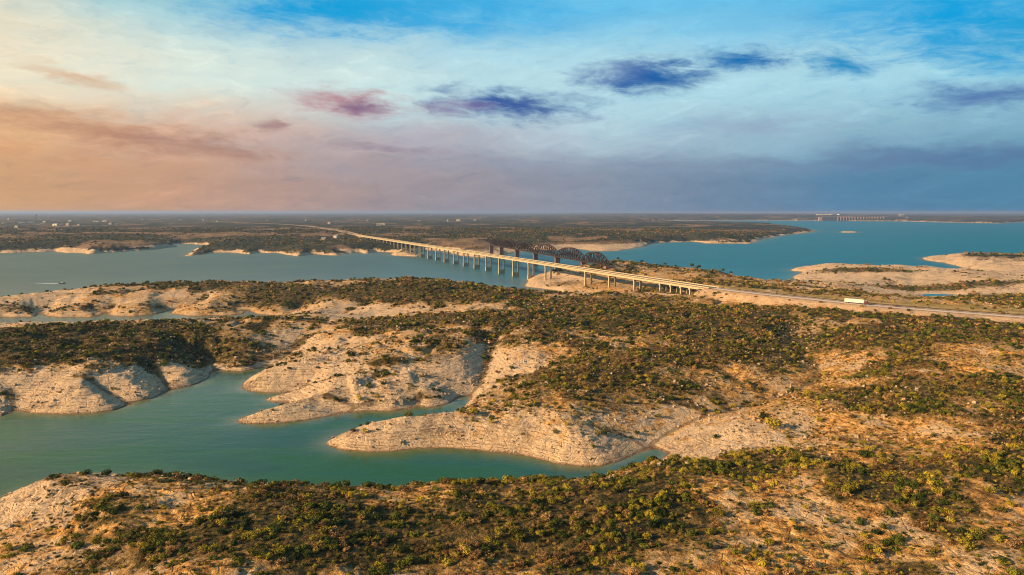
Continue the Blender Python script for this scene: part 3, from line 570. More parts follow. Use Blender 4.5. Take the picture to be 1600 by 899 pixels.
s_of = lambda px, py, z=0.0: float((np.array(U(px, py, z)) - A1) @ BD)
WP = [(660,402),(672,405),(685,407.5),(699,410.2),(713.6,413),(729,416.5),(746.6,420),(765,423.5),(784.5,428),(805.6,432)]
s0 = s_of(*WP[0]); s9 = 0.0; step = (s9 - s0) / 9
for k in range(10): pier_at(s0 + k * step, True)
for k in (1, 2): pier_at(k * step, k == 1)
for px, py in ((911, 425), (944.5, 431), (981.6, 437.3), (1025.5, 443.5), (1044, 446), (1063, 448.3), (1083.6, 450.2)): pier_at(s_of(px, py, DECK_Z - 3.0), False, 1.6 if px > 1020 else 1.9)
s = s0 - 42
while s > S_FAR + 15: pier_at(s, False, 1.7); s -= 38

# ------------------------------------------------------------------ steel railway bridge
P4 = np.array(U(870.7, 424)); P3 = np.array(U(836.6, 416)); TD = (P3 - P4) / np.linalg.norm(P3 - P4); TS = float(np.linalg.norm(P3 - P4))
tang = math.atan2(TD[1], TD[0]); TZ = 23.4
tb = empty('truss_bridge', (P4[0], P4[1], 0), tang)
tag(tb, 'dark steel railway bridge of six arched truss spans on brown masonry piers', 'bridge')
def truss(x0, L, n, hend, hmid):
    xs = [x0 + L * i / n for i in range(n + 1)]
    def ht(i):
        if i == 0 or i == n: return 0.0
        t = (i - 1) / (n - 2); return hend + (hmid - hend) * math.sin(math.pi * t) ** 0.75 if 0 < t < 1 else hend
    zb = TZ + 1.6
    root = MB(); root.box((x0 + L / 2, 0, TZ + 0.8), (L - 1.0, 6.2, 0.5)); span = root.build('truss_span', M['steel'], tb)
    bc = MB(); tcd = MB(); wb = MB(); br = MB()
    for sy in (-3.4, 3.4):
        bc.bar((x0 + .3, sy, zb), (x0 + L - .3, sy, zb), 0.8, 1.7)
        for i in range(n): tcd.bar((xs[i] + (.3 if i == 0 else 0), sy, zb + ht(i)), (xs[i + 1] - (.3 if i == n - 1 else 0), sy, zb + ht(i + 1)), 1.0, 1.3)
        for i in range(1, n): wb.bar((xs[i], sy, zb + 0.3), (xs[i], sy, zb + ht(i)), 0.75)
        for i in range(1, n - 1):
            a, b = (i, i + 1) if i < n / 2 else (i + 1, i)
            wb.bar((xs[a], sy, zb + ht(a)), (xs[b], sy, zb), 0.7)
            wb.bar((xs[a], sy, zb + 0.2), ((xs[a] + xs[b]) / 2, sy, zb + ht(b) * 0.5), 0.5)
    for i in range(1, n): br.bar((xs[i], -3.4, zb + ht(i)), (xs[i], 3.4, zb + ht(i)), 0.45)
    for i in range(1, n - 1): br.bar((xs[i], -3.4, zb + ht(i)), (xs[i + 1], 3.4, zb + ht(i + 1)), 0.3); br.bar((xs[i], 3.4, zb + ht(i)), (xs[i + 1], -3.4, zb + ht(i + 1)), 0.3)
    bc.build('bottom_chord', M['steel'], span); tcd.build('top_chord', M['steel'], span); wb.build('web_members', M['steel'], span); br.build('top_bracing', M['steel'], span)
for k in range(-1, 3): truss(k * TS, TS, 12, 8.5, 17.5)
truss(-TS - 86, 86, 9, 8.5, 16); truss(3 * TS, 86, 9, 8.5, 16)
for k in (-1, 0, 1, 2, 3, 4):
    x = k * TS if k < 4 else 3 * TS + 86
    wp = P4 + TD * x; gz = ground_z(wp[0], wp[1]); b0 = max(-6, min(gz - 2, 12))
    m = MB(); m.box((x, 0, (TZ - 1.6 + b0) / 2), (5.0, 9.5, TZ - 1.6 - b0), 0, 0.84); pr = m.build('stone_pier', M['stone'], tb)
    m = MB(); m.box((x, 0, TZ - 0.85), (5.4, 9.6, 1.5)); m.build('pier_cap', M['stone'], pr)
    m = MB(); m.box((x, 0, TZ + 0.2), (2.6, 7.6, 0.6)); m.build('bearing', M['steel'], pr)
m = MB(); m.box((-TS - 86 - 4, 0, TZ - 6), (8, 11, 13.6)); m.build('abutment', M['stone'], tb)

# ------------------------------------------------------------------ road
def ribbon(path, o0, o1, lift, m):
    t = np.gradient(path[:, :2], axis=0); t /= np.linalg.norm(t, axis=1)[:, None]; nrm = np.stack([t[:, 1], -t[:, 0]], 1)
    a = path[:, :2] + nrm * o0; b = path[:, :2] + nrm * o1
    for i in range(len(path) - 1): m.quad((*b[i], path[i, 2] + lift), (*a[i], path[i, 2] + lift), (*a[i + 1], path[i + 1, 2] + lift), (*b[i + 1], path[i + 1, 2] + lift))
RP = ROAD[np.argmax(((ROAD[:, :2] - A1) @ BD) > S_END):]
m = MB(); ribbon(RP, -7.5, 6.3, 0.02, m); rd = m.build('road', M['paving'])  # pale shoulders and lanes
tag(rd, kind='structure')
tq = np.gradient(RP[:, :2], axis=0)[len(RP) // 2]; nq = np.array([tq[1], -tq[0]]); FARSIDE = 1.0 if nq[1] > 0 else -1.0
FS = FARSIDE
m = MB(); ribbon(RP, min(FS * 3.0, FS * 5.9), max(FS * 3.0, FS * 5.9), 0.026, m); tag(m.build('road_surface', M['asphalt']), kind='structure')
m = MB(); ribbon(RP, -0.08, 0.08, 0.028, m); tag(m.build('road_marking', M['paint']), kind='structure')
m = MB(); ribbon(FARROAD[8:], -5, 5, 0.05, m); tag(m.build('distant_road', M['deck']), kind='structure')
# guard rail on the far edge
gr = empty('guard_rail', tuple(RP[12])); tag(gr, 'low dark guard rail along the far edge of the highway', 'guard rail')
o = np.array(RP[12]); t_ = np.gradient(RP[:, :2], axis=0); t_ /= np.linalg.norm(t_, axis=1)[:, None]; NR_ = np.stack([t_[:, 1], -t_[:, 0]], 1) * FS
m = MB()
for i in range(12, 118):
    a = np.append(RP[i, :2] + NR_[i] * 6.6, RP[i, 2] + 0.62) - o; b = np.append(RP[i + 1, :2] + NR_[i + 1] * 6.6, RP[i + 1, 2] + 0.62) - o; m.bar(a, b, 0.12, 0.45)
m.build('rail', M['steel'], gr)
for i in range(12, 118, 2):
    a = np.append(RP[i, :2] + NR_[i] * 6.75, RP[i, 2] - 0.5) - o; m = MB(); m.bar(a, a + np.array([0, 0, 1.3]), 0.16); m.build('post', M['bark'], gr)

def on_road(px, off):
    j = int(np.argmin([abs((p[0] / p[1]) * F / (math.cos(PITCH) + (H - p[2]) / p[1] * math.sin(PITCH)) + 800 - px) for p in RP])); p = RP[j]
    q = p[:2] + NR_[j] * off; return (q[0], q[1], p[2] + 0.03), math.atan2(t_[j, 1], t_[j, 0])
def wheel(parent, x, y, r=0.5, wd=0.3):
    m = MB(); m.cyl((x, y - wd / 2, r), (x, y + wd / 2, r), r, seg=14); wq = m.build('wheel', M['black'], parent)
    m = MB(); sgn = -1 if y < 0 else 1; m.cyl((x, y + sgn * wd / 2, r), (x, y + sgn * (wd / 2 + 0.02), r), r * 0.55, seg=10); m.build('rim', M['chrome'], wq)
loc, az_ = on_road(1341, -1.0)
tk = empty('semi_truck', loc, az_, 0.93); tag(tk, 'white box trailer truck with dark red cab on the highway', 'truck')
m = MB(); m.box((-2.6, 0, 2.75), (15.8, 2.6, 2.95)); tr = m.build('trailer', M['white'], tk)
m = MB(); m.box((-2.6, 0, 1.15), (15.6, 1.0, 0.24)); m.build('chassis', M['black'], tr)
m = MB(); m.box((-10.52, 0, 2.7), (0.05, 2.3, 2.6)); m.build('rear_door', M['white'], tr)
m = MB(); m.prism([(-1.2, 0.7), (1.2, 0.7), (1.25, 3.0), (1.1, 3.75), (-1.1, 3.75), (-1.25, 3.0)], 5.7, 8.0); cb = m.build('cab', M['red'], tk)
m = MB(); m.prism([(-0.95, 0.7), (0.95, 0.7), (1.0, 1.9), (0.75, 2.15), (-0.75, 2.15), (-1.0, 1.9)], 8.0, 9.9); m.build('hood', M['red'], cb)
m = MB(); m.box((8.02, 0, 2.8), (0.04, 2.0, 0.85)); m.build('windscreen', M['glass'], cb)
for sy in (-1, 1):
    m = MB(); m.box((7.3, sy * 1.25, 2.7), (0.9, 0.05, 0.75)); m.build('side_window', M['glass'], cb)
    m = MB(); m.cyl((5.6, sy * 1.1, 1.0), (5.6, sy * 1.1, 4.1), 0.1); m.build('exhaust_stack', M['chrome'], cb)
    m = MB(); m.box((9.93, sy * 0.75, 1.2), (0.05, 0.3, 0.2)); m.build('headlight', M['chrome'], cb)
m = MB(); m.box((9.93, 0, 1.5), (0.06, 1.0, 0.9)); m.build('grille', M['chrome'], cb)
m = MB(); m.box((4.9, 0, 0.85), (4.4, 1.0, 0.3)); m.build('frame', M['black'], tk)
for x in (-9.2, -7.9, 4.0, 5.3, 8.9):
    for sy in (-1, 1): wheel(tk, x, sy * 1.05, 0.52, 0.45)
loc, az_ = on_road(1401, 3.9)
cr = empty('red_car', loc, az_ + math.pi); tag(cr, 'small red car on the dark lane right of the white truck', 'car')
m = MB(); m.prism([(-0.9, 0.3), (0.9, 0.3), (0.92, 0.85), (0.8, 0.98), (-0.8, 0.98), (-0.92, 0.85)], -2.3, 2.3); bd = m.build('body', M['red'], cr)
m = MB(); n = 0
m.v = [(-1.6, -.8, .98), (1.1, -.8, .98), (1.1, .8, .98), (-1.6, .8, .98), (-1.1, -.62, 1.5), (.35, -.62, 1.5), (.35, .62, 1.5), (-1.1, .62, 1.5)]; m.f = [(4, 5, 6, 7), (0, 1, 5, 4), (1, 2, 6, 5), (2, 3, 7, 6), (3, 0, 4, 7)]
m.build('cabin_glass', M['glass'], cr); m = MB(); m.box((-0.38, 0, 1.52), (1.4, 1.2, 0.04)); m.build('roof', M['red'], cr)
for sy in (-1, 1):
    m = MB(); m.box((2.31, sy * .6, .7), (0.04, .35, .18)); m.build('headlight', M['chrome'], cr)
    for x in (-1.4, 1.4): wheel(cr, x, sy * 0.85, 0.33, 0.22)

# ------------------------------------------------------------------ boat and wake
bx_, by_ = U(97, 443.2)
bt = empty('motor_boat', (bx_, by_, 0), R(4)); tag(bt, 'small dark motor boat speeding right on the lake at far left', 'boat')
m = MB(); prof = [(-4.2, 1.25, 0.9), (-2, 1.4, 0.95), (1, 1.3, 1.05), (3, .8, 1.2), (4.4, .05, 1.35)]
for i, (x, wd, zt) in enumerate(prof):
    m.v += [(x, -wd, zt), (x, -wd * .7, -0.15), (x, wd * .7, -0.15), (x, wd, zt)]
for i in range(len(prof) - 1):
    a = i * 4; b = a + 4
    for k in range(3): m.f.append((a + k, b + k, b + k + 1, a + k + 1))
    m.f.append((a + 3, b + 3, b, a))
m.f.append((0, 1, 2, 3)); m.build('hull', M['damdark'], bt)
m = MB(); m.box((0.3, 0, 1.5), (1.8, 1.7, 0.9), 0, 0.75); m.build('cabin', M['white'], bt)
m = MB(); m.box((-4.4, 0, 0.9), (0.5, 0.6, 1.2)); m.build('outboard_motor', M['black'], bt)
m = MB(); pts = [(-4, .8), (-8, 1.6), (-14, 1.9), (-22, 1.5), (-30, .9), (-38, .25)]
for i in range(len(pts) - 1):
    (x0, w0), (x1, w1) = pts[i], pts[i + 1]; m.quad((x1, -w1, .03), (x0, -w0, .03), (x0, w0, .03), (x1, w1, .03))
wk = m.build('boat_wake', M['foam']); wk.location = (bx_, by_, 0); wk.rotation_euler = (0, 0, R(4)); tag(wk, 'white foam wake trailing behind the small boat', 'wake', kind='stuff')

# ------------------------------------------------------------------ dam
D0 = U(1283, 345.2); D1 = U(1410, 345.6); yD = D0[1] - 60; kx = lambda px: (px - 800) / F * yD * 1.0
dz_top = 47.0
x0, x1 = kx(1283) , kx(1410)
dm = empty('concrete_dam', ((x0 + x1) / 2, yD, 0)); tag(dm, 'long concrete dam with a row of spillway gates across the far water', 'dam')
hw = (x1 - x0) / 2; cxm = (x0 + x1) / 2
ga, gb = kx(1306) - cxm, kx(1377) - cxm
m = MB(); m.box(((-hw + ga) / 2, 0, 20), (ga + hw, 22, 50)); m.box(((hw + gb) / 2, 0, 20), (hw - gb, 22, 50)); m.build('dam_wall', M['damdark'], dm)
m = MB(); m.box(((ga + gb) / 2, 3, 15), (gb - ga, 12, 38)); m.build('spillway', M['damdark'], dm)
m = MB(); m.box((0, 0, 46.2), (2 * hw, 12, 2.4)); m.build('crest_road', M['dam'], dm)
NG = 16
for i in range(NG + 1):
    x = ga + (gb - ga) * i / NG; m = MB(); m.box((x, -10, 20), (9, 16, 48)); pr = m.build('gate_pier', M['dam'], dm)
    if i < NG: m = MB(); m.box((x + (gb - ga) / NG / 2, -4.4, 24), ((gb - ga) / NG - 9.2, 2.5, 30)); m.build('spillway_gate', M['damdark'], dm)
for xx in (-hw - 24, hw + 24): m = MB(); m.box((xx, 6, 20), (40, 30, 50), 0, 0.8); m.build('end_block', M['dam'], dm)

# ------------------------------------------------------------------ far buildings
def building(px, py, wid, hgt, dep, label, roofflat=False, mat='wall', z=None, yy=None, cat='building', n=0):
    if z is None: z = 26.0
    x, y = U(px, py, z)
    if yy: y = yy; x = (px - 800) / F * y
    gz = ground_z(x, y) - 0.5
    b = empty('house' if cat == 'house' else 'warehouse', (x, y, gz), R(RNG.uniform(-25, 25))); tag(b, label, cat, 'pale buildings scattered over the far shore' if cat == 'house' else 'white sheds on the skyline behind the dam')
    m = MB(); m.box((0, 0, hgt / 2), (wid, dep, hgt)); wl = m.build('wall', M[mat], b)
    m = MB()
    if roofflat: m.box((0, 0, hgt + 0.4), (wid + 1, dep + 1, 0.8))
    else: m.prism([(-dep / 2 - .6, hgt), (dep / 2 + .6, hgt), (0, hgt + dep * 0.22)], -wid / 2 - .6, wid / 2 + .6)
    m.build('roof', M['roof'] if not roofflat else M['wall'], b)
    m = MB(); m.box((0, -dep / 2 - 0.03, hgt * 0.35), (wid * 0.12, 0.06, hgt * 0.7)); m.build('door', M['damdark'], b)
    for sx in (-.33, .33): m = MB(); m.box((wid * sx, -dep / 2 - 0.03, hgt * 0.55), (wid * 0.14, 0.06, hgt * 0.35)); m.build('window', M['glass'], b)
hs = [(6,348.5,30),(34,349,36),(49,349,40),(70,347.5,26),(66,351,22),(88,353.8,34),(96,352.6,16),(107,353.6,18),(124,354,14),(150,346.5,44),(164,346.4,40),(174,351.6,20),(182,351.4,14),(222,343.8,20),(263,344,22),(282,343.6,16),(318,344,18),(340,346,14),(27,357,20),(14,343,22),(110,346,30),(560,342.6,14),(515,349,20),(592,354,26),(655,345,16),(716,344,40),(742,345.2,22),(598,351.5,36),(506,372.6,13),(526,370,13),(538,366,16),(700,345.3,12),(575,345,14),(478,344.4,12),(418,345,14)]
adj = ['low pale', 'wide cream', 'small white', 'long tan', 'boxy pale']; 
for i, (px, py, wd) in enumerate(hs):
    side = 'at the far left edge' if px < 40 else 'near the left edge' if px < 130 else 'left of the distant highway' if px < 400 else 'beside the distant highway' if px < 570 else 'beyond the far end of the road bridge'
    building(px, py, wd * 0.9, 6 + (i % 4) * 1.5, 12 + (i % 3) * 4, f'{adj[i % 5]} building among the far scrub {side}', i % 3 == 0, 'white' if i % 4 == 1 else 'wall', z=29 if py < 350 else 25, cat='house')
for i, (px, wd) in enumerate([(1278, 90), (1290, 130), (1314, 190), (1405, 60)]):
    building(px, 0, wd * 1.0, 12, 40, ['small white shed on the skyline left of the dam', 'middle white shed on the skyline behind the dam', 'longest white shed on the skyline above the dam gates', 'small pale shed on the skyline right of the dam'][i], True, 'white', yy=10600, cat='warehouse')
tw = empty('water_tower', (*U(57, 338, 30), 26)); x, y = U(57, 342, 30); tw.location = (x, y, ground_z(x, y)); tag(tw, 'small dark tower breaking the skyline at far left', 'tower')
for sx in (-4, 4):
    for sy in (-4, 4): m = MB(); m.bar((sx, sy, 0), (sx * .6, sy * .6, 38), 1.2); m.build('leg', M['steel'], tw)
m = MB(); m.cyl((0, 0, 38), (0, 0, 46), 6, 6, 14); m.cyl((0, 0, 46), (0, 0, 49), 6, 1, 14); m.build('tank', M['steel'], tw)

# ------------------------------------------------------------------ shrubs
def leaf_mat(name, c0, c1, c2):
    m_, n_, b_ = new_mat(name); oi = n_.n.new('ShaderNodeObjectInfo').outputs['Random']
    t = n_.noise(n_.pos(), 1.3, 3, 0.6); f = n_.math('ADD', n_.math('MULTIPLY', oi, 0.7), n_.math('MULTIPLY', n_.math('SUBTRACT', t, 0.5), 1.1), clamp=True)
    n_.l.new(n_.ramp(n_.math('ADD', f, 0.12), [(0.1, c0), (0.5, c1), (0.95, c2)]), b_.inputs['Base Color']); b_.inputs['Roughness'].default_value = 0.85; b_.inputs['Specular IOR Level'].default_value = 0.15
    return m_
LM = [leaf_mat('dark green leaves', (0.010, 0.022, 0.004), (0.055, 0.072, 0.009), (0.19, 0.19, 0.020)),
      leaf_mat('yellow green leaves', (0.07, 0.065, 0.008), (0.20, 0.165, 0.016), (0.46, 0.34, 0.030)),
      leaf_mat('dry brown twigs', (0.075, 0.040, 0.016), (0.21, 0.115, 0.040), (0.50, 0.29, 0.11)),]
def shrub_mesh(seed, nl, leaf, lobes, flat=0.75, spiky=False):
    r = np.random.default_rng(seed); V = []; Fc = []
    cs = [(0, 0, 0.42 * flat, 0.44)]
    for i in range(lobes): a = r.uniform(0, 6.28); q = r.uniform(0.2, 0.42); cs.append((q * math.cos(a), q * math.sin(a), r.uniform(0.2, 0.62) * flat, r.uniform(0.20, 0.34)))
    for i in range(nl):
        cx, cy, cz, cr_ = cs[r.integers(len(cs))]; d = r.normal(size=3); d /= np.linalg.norm(d); rad = cr_ * (0.55 + 0.5 * r.random() ** 0.5)
        p = np.array([cx, cy, cz]) + d * rad * np.array([1, 1, flat])
        if p[2] < 0.02: p[2] = 0.02 + r.random() * 0.1
        nrm = d + r.normal(size=3) * 0.55; nrm /= np.linalg.norm(nrm); a = np.cross(nrm, r.normal(size=3)); a /= np.linalg.norm(a); b = np.cross(nrm, a)
        s = leaf * r.uniform(0.6, 1.4); k = len(V); V += [tuple(p + a * s), tuple(p + b * s * 0.8), tuple(p - a * s), tuple(p - b * s * 0.8)]; Fc.append((k, k + 1, k + 2, k + 3))
    return V, Fc
def mk(name, vf, mat):
    me = bpy.data.meshes.new(name); me.from_pydata(vf[0], [], vf[1]); me.update(); me.materials.append(mat); return me
def stem_mesh(seed):
    r = random.Random(seed); m = MB()
    for i in range(5): a = r.uniform(0, 6.28); m.cyl((0.03 * math.cos(a), 0.03 * math.sin(a), -0.12), (0.28 * math.cos(a), 0.28 * math.sin(a), r.uniform(.35, .5)), .025, .008, 5)
    me = bpy.data.meshes.new('stem'); me.from_pydata(m.v, [], m.f); me.update(); me.materials.append(M['bark']); return me
foliage = [[mk('foliage', shrub_mesh(100 * k + i, [420, 380, 300][k], [.062, .06, .055][k], [5, 4, 5][k], [.78, .85, .7][k]), LM[k]) for i in range(4)] for k in range(3)]
stems = [stem_mesh(i) for i in range(3)]
lowf = [[mk('foliage', shrub_mesh(900 + 10 * k + i, 90, .13, 4, .7), LM[k]) for i in range(3)] for k in range(3)]
# candidates, by area
def sample(a, n, bands):
    return n
def gsamp(A, x, y):
    r = np.interp(y, ys, np.arange(NR)); c = np.interp(x / y, us, np.arange(NC)); r0 = np.clip(r.astype(int), 0, NR - 2); c0 = np.clip(c.astype(int), 0, NC - 2); fr = r - r0; fc = c - c0
    return (A[r0, c0] * (1 - fc) + A[r0, c0 + 1] * fc) * (1 - fr) + (A[r0 + 1, c0] * (1 - fc) + A[r0 + 1, c0 + 1] * fc) * fr
pts = []
rimA = rim
for (y0, y1, area, smin, smax, umax, pw) in ((70, 330, 2.7, 0.7, 2.8, 1.1, 1.1), (330, 700, 5.5, 1.0, 3.3, 0.95, 1.2), (700, 1250, 17.0, 1.8, 4.4, 0.9, 1.2), (1250, 3200, 170.0, 3.5, 6.5, 0.86, 1.2)):
    n = int(umax * (y1 ** 2 - y0 ** 2) / area); y = np.sqrt(RNG.uniform(y0 ** 2, y1 ** 2, n)); x = RNG.uniform(-umax, umax, n) * y
    v = gsamp(veg, x, y); rr = gsamp(rimA, x, y); z = gsamp(zz, x, y); rdist = gsamp(RD, x, y)
    cl = fbm(x / 15, y / 11, 4, 0.6); pr = np.clip(v * 1.1 - 0.12, 0, 1) ** pw * np.clip(0.56 + 2.3 * cl, 0.02, 1.25) + 0.025 * (z > 2.5) * (y < 900)
    keep = (RNG.random(n) < pr) & (z > 1.2) & (rdist > 11) & ~((np.abs(gsamp(ofb, x, y)) < 8) & (gsamp(dxb, x, y) > S_FAR) & (gsamp(dxb, x, y) < S_END))
    sz = smin + (smax - smin) * RNG.random(n) ** 2.0; sz = sz * (1 + 0.45 * rr)
    dr = gsamp(dry, x, y); q = RNG.random(n) + 0.5 * fbm(x / 25, y / 25, 2); kind = np.where(q < 0.54 - 0.26 * dr + 0.3 * rr + 0.06 * (v > .8) + 0.08 * (y > 330) + 0.2 * (y > 1000), 0, np.where(q < 0.72 - 0.05 * dr, 1, 2))
    pts.append(np.stack([x, y, z, sz, kind], 1)[keep])
# low dry tufts near the camera
n = 42000; y = np.sqrt(RNG.uniform(80 ** 2, 440 ** 2, n)); x = RNG.uniform(-1, 1, n) * y; v = gsamp(veg, x, y); z = gsamp(zz, x, y); dr = gsamp(dry, x, y)
kp = (RNG.random(n) < 0.12 + 0.6 * dr + 0.3 * v) & (z > 8) & (gsamp(RD, x, y) > 11) & (v + dr > .25)
pts.append(np.stack([x, y, z, RNG.uniform(0.5, 1.1, n), RNG.choice([0, 1, 2, 2], n)], 1)[kp])
pts = np.concatenate(pts)
# hand-placed ones that stand out on the bare rock
for a, b, z, s, k in [(1207,672,9,6.5,1),(1195,652,9,4.5,0),(655,607,13,4.5,0),(549,562,17,5,0),(740,693,7,4.5,1),(722,690,7,3,0),(640,685,7,4,1),(770,690,7,3,0),(1350,712,14,3.5,0),(945,690,8,3,0)]:
    x, y = U(a, b, z); x, y = U(a, b, ground_z(x, y)); pts = np.vstack([pts, [x, y, ground_z(x, y), s, k]])
print('SHRUBS', len(pts))
PXs = 800 + F * (pts[:, 0] / pts[:, 1]); dd = np.hypot(pts[:, 1], H - pts[:, 2])
depr = np.arctan2(H - pts[:, 2] - pts[:, 3] * .4, pts[:, 1]) - PITCH; PYs = 449.5 + F * np.tan(depr); PXs = 800 + F * pts[:, 0] / (dd * np.cos(depr))
# what the near rim hides
sl = (zz - H) / YY; mxs = np.maximum.accumulate(sl, 0)
vis = (pts[:, 2] + pts[:, 3] * .6 - H) / pts[:, 1] > gsamp(mxs, pts[:, 0], pts[:, 1] * 0.985)
inf = vis & (PXs > -5) & (PXs < 1605) & (PYs > 340) & (PYs < 905)
size = np.where(inf, pts[:, 3] / dd, 0)
chosen = np.zeros(len(pts), bool)
for k, cnt in ((0, 300), (1, 130), (2, 110)):
    idx = np.where((pts[:, 4] == k) & inf)[0]; chosen[idx[np.argsort(-size[idx])[:cnt]]] = True
kn = ['dark green rounded shrub', 'yellow green leafy shrub', 'dry brown twiggy shrub']; nm = ['green_shrub', 'yellow_green_shrub', 'dry_shrub']
def zone(px, py, x, y, r):
    h = 'left' if px < 420 else 'centre left' if px < 800 else 'centre right' if px < 1200 else 'right'
    if y > 290: return f'alone on pale rock beyond the cove, {h}'
    if r > .3: return f'on the near rim above green water, {h}'
    if py > 850: return f'at the very bottom edge, {h}'
    if py > 800: return f'low on the near slope, {h}'
    return f'on the upper near slope, {h}'
for i in np.where(chosen)[0]:
    x, y, z, s, k = pts[i]; k = int(k); t = empty(nm[k], (x, y, z - 0.05 * s), RNG.uniform(0, 6.28)); t.scale = (s, s, s * RNG.uniform(.8, 1.15))
    f_ = bpy.data.objects.new('foliage', foliage[k][RNG.integers(4)]); COL.objects.link(f_); f_.parent = t
    s_ = bpy.data.objects.new('stem', stems[RNG.integers(3)]); COL.objects.link(s_); s_.parent = t
    zn = zone(PXs[i], PYs[i], x, y, float(gsamp(rim, np.array([x]), np.array([y]))[0])); lb = f'{kn[k]} {zn}'
    tag(t, lb, 'shrub', f'{kn[k]}s {zn}')

def scatter(name, label, P_, meshes):
    me = bpy.data.meshes.new(name); me.vertices.add(len(P_)); me.vertices.foreach_set('co', P_[:, :3].astype(np.float32).ravel() - np.stack([0 * P_[:, 3], 0 * P_[:, 3], .04 * P_[:, 3]], 1).astype(np.float32).ravel())
    for nmn, a in (('size', P_[:, 3]), ('turn', RNG.uniform(0, 6.28, len(P_)))):
        at = me.attributes.new(nmn, 'FLOAT', 'POINT'); at.data.foreach_set('value', a.astype(np.float32))
    at = me.attributes.new('pick', 'INT', 'POINT'); at.data.foreach_set('value', RNG.integers(0, len(meshes), len(P_)).astype(np.int32)); me.update()
    o = bpy.data.objects.new(name, me); COL.objects.link(o)
    protos = bpy.data.collections.new(name + '_sources')
    for q, mm in enumerate(meshes): protos.objects.link(bpy.data.objects.new(f'{name}_source', mm))
    ng = bpy.data.node_groups.new(name, 'GeometryNodeTree'); ng.interface.new_socket('Geometry', in_out='INPUT', socket_type='NodeSocketGeometry'); ng.interface.new_socket('Geometry', in_out='OUTPUT', socket_type='NodeSocketGeometry')
    N = ng.nodes; L = ng.links; gi = N.new('NodeGroupInput'); go = N.new('NodeGroupOutput'); ci = N.new('GeometryNodeCollectionInfo'); ci.inputs['Collection'].default_value = protos; ci.inputs['Separate Children'].default_value = True; ci.inputs['Reset Children'].default_value = True
    ip = N.new('GeometryNodeInstanceOnPoints'); ip.inputs['Pick Instance'].default_value = True
    def na(n_, ty='FLOAT'): a = N.new('GeometryNodeInputNamedAttribute'); a.data_type = ty; a.inputs['Name'].default_value = n_; return a.outputs[0]
    L.new(gi.outputs[0], ip.inputs['Points']); L.new(ci.outputs[0], ip.inputs['Instance']); L.new(na('pick', 'INT'), ip.inputs['Instance Index']); L.new(na('size'), ip.inputs['Scale'])
    cx = N.new('ShaderNodeCombineXYZ'); L.new(na('turn'), cx.inputs[2]); L.new(cx.outputs[0], ip.inputs['Rotation']); L.new(ip.outputs[0], go.inputs[0])
    md = o.modifiers.new('scatter', 'NODES'); md.node_group = ng
    tag(o, label, 'scrub', kind='stuff'); return o
rest = pts[~chosen]; nearm = rest[:, 1] < 430
lab = ['dark green scrub covering the hills round the cove and lake', 'yellow green brush spread between the darker shrubs on the hills', 'dry brown bushes and grass tufts spread over the hills']
for k in range(3):
    scatter(['green_scrub', 'yellow_brush', 'dry_brush'][k], lab[k] + ' near the water', rest[nearm & (rest[:, 4] == k)], foliage[k][:3])
    scatter(['distant_green_scrub', 'distant_yellow_brush', 'distant_dry_brush'][k], lab[k] + ' farther off', rest[~nearm & (rest[:, 4] == k)], lowf[k])

def rock_mesh(sd_):
    r_ = np.random.default_rng(sd_); m_ = MB(); m_.box((0, 0, .25), (1.2, .8, .7), 0, .7); V = [tuple(np.array(v) + r_.normal(size=3) * .12) for v in m_.v]; return mk('rock', (V, m_.f), GM)
rocks = [rock_mesh(i) for i in range(4)]
n = 60000; y = np.sqrt(RNG.uniform(140 ** 2, 640 ** 2, n)); x = RNG.uniform(-.9, .9, n) * y; z = gsamp(zz, x, y)
kp = (z > 0.5) & (z < 19) & (RNG.random(n) < 0.05 + 0.9 * sstep(0.05, 0.45, fbm(x / 16, y / 12, 4, .6))) & (gsamp(RD, x, y) > 14)
scatter('loose_rocks', 'pale broken limestone blocks littering the bare slopes round the cove', np.stack([x, y, z, RNG.uniform(.25, .55, n) + 1.1 * RNG.random(n) ** 6, 0 * x], 1)[kp], rocks)['category'] = 'rocks'

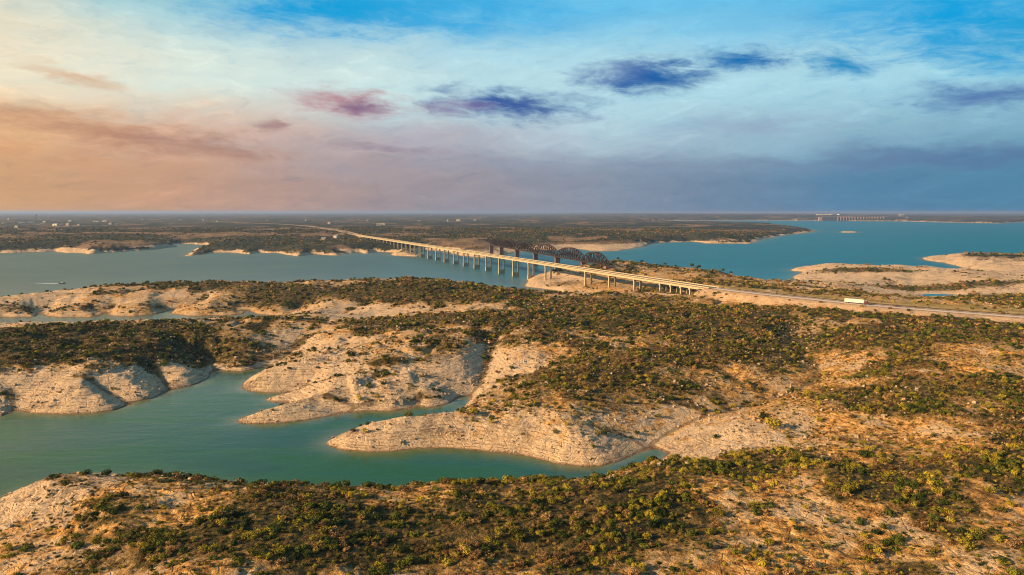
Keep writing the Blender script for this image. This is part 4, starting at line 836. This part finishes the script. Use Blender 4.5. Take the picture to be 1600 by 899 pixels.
# small trees on the ridge beside the railway bridge
crown = [mk('crown', shrub_mesh(500 + i, 260, .09, 6, .8), LM[0]) for i in range(3)]
for i, (px, py, s) in enumerate([(965,412,5.5),(1001,419.5,4.2),(1037,422.5,4.6),(1053,424,3.6),(1079,426,6),(1090,427,5.5),(1112,431,4),(1128,433,5.5),(1140,434,4.4),(1153,434.5,5.5),(1168,436,4)]):
    best = None
    for yy in np.linspace(760, 1150, 200):
        x = (px - 800) / F * yy * 1.01; z = ground_z(x, yy)
        sl_ = (z - H) / yy
        if best is None or sl_ > best[0]: best = (sl_, x, yy, z)
    _, x, yy, z = best
    t = empty('tree', (x, yy, z - .2), i * 1.3); t.scale = (s, s, s)
    m = MB(); m.cyl((0, 0, 0), (0.03, 0, .55), .06, .03, 6); m.cyl((0.03, 0, .5), (.25, .1, .85), .03, .012, 5); m.cyl((0.02, 0, .45), (-.2, -.1, .8), .03, .012, 5); m.build('trunk', M['bark'], t)
    c_ = bpy.data.objects.new('crown', crown[i % 3]); COL.objects.link(c_); c_.parent = t; c_.location = (0, 0, .45)
    tag(t, ['small dark tree at the right foot of the steel bridge', 'lone dark tree on the rail ridge, second from the steel bridge', 'dark tree on the rail ridge, third from the steel bridge', 'small dark tree on the rail ridge, fourth from the steel bridge', 'larger dark tree, left of the pair midway along the ridge', 'larger dark tree, right of the pair midway along the ridge', 'dark tree on the ridge just right of the pair', 'dark tree on the ridge, fourth from its right end', 'small dark tree on the ridge, third from its right end', 'dark round tree on the ridge, next to last on the right', 'rightmost small dark tree at the low end of the ridge'][i], 'tree')

# ------------------------------------------------------------------ haze over the whole valley
hm = bpy.data.materials.new('haze'); hm.use_nodes = True; nt = hm.node_tree
for n_ in list(nt.nodes):
    if n_.type == 'BSDF_PRINCIPLED': nt.nodes.remove(n_)
pv = nt.nodes.new('ShaderNodeVolumePrincipled'); pv.inputs['Color'].default_value = (0.36, 0.50, 0.80, 1); pv.inputs['Density'].default_value = 0.000048; pv.inputs['Anisotropy'].default_value = 0.2
nt.links.new(pv.outputs[0], nt.nodes['Material Output'].inputs['Volume'])
m = MB(); m.box((0, 46000, 57), (200000, 99000, 128)); hz_o = m.build('haze', hm); tag(hz_o, 'thin bluish haze lying over the whole lake valley', 'haze', kind='stuff')
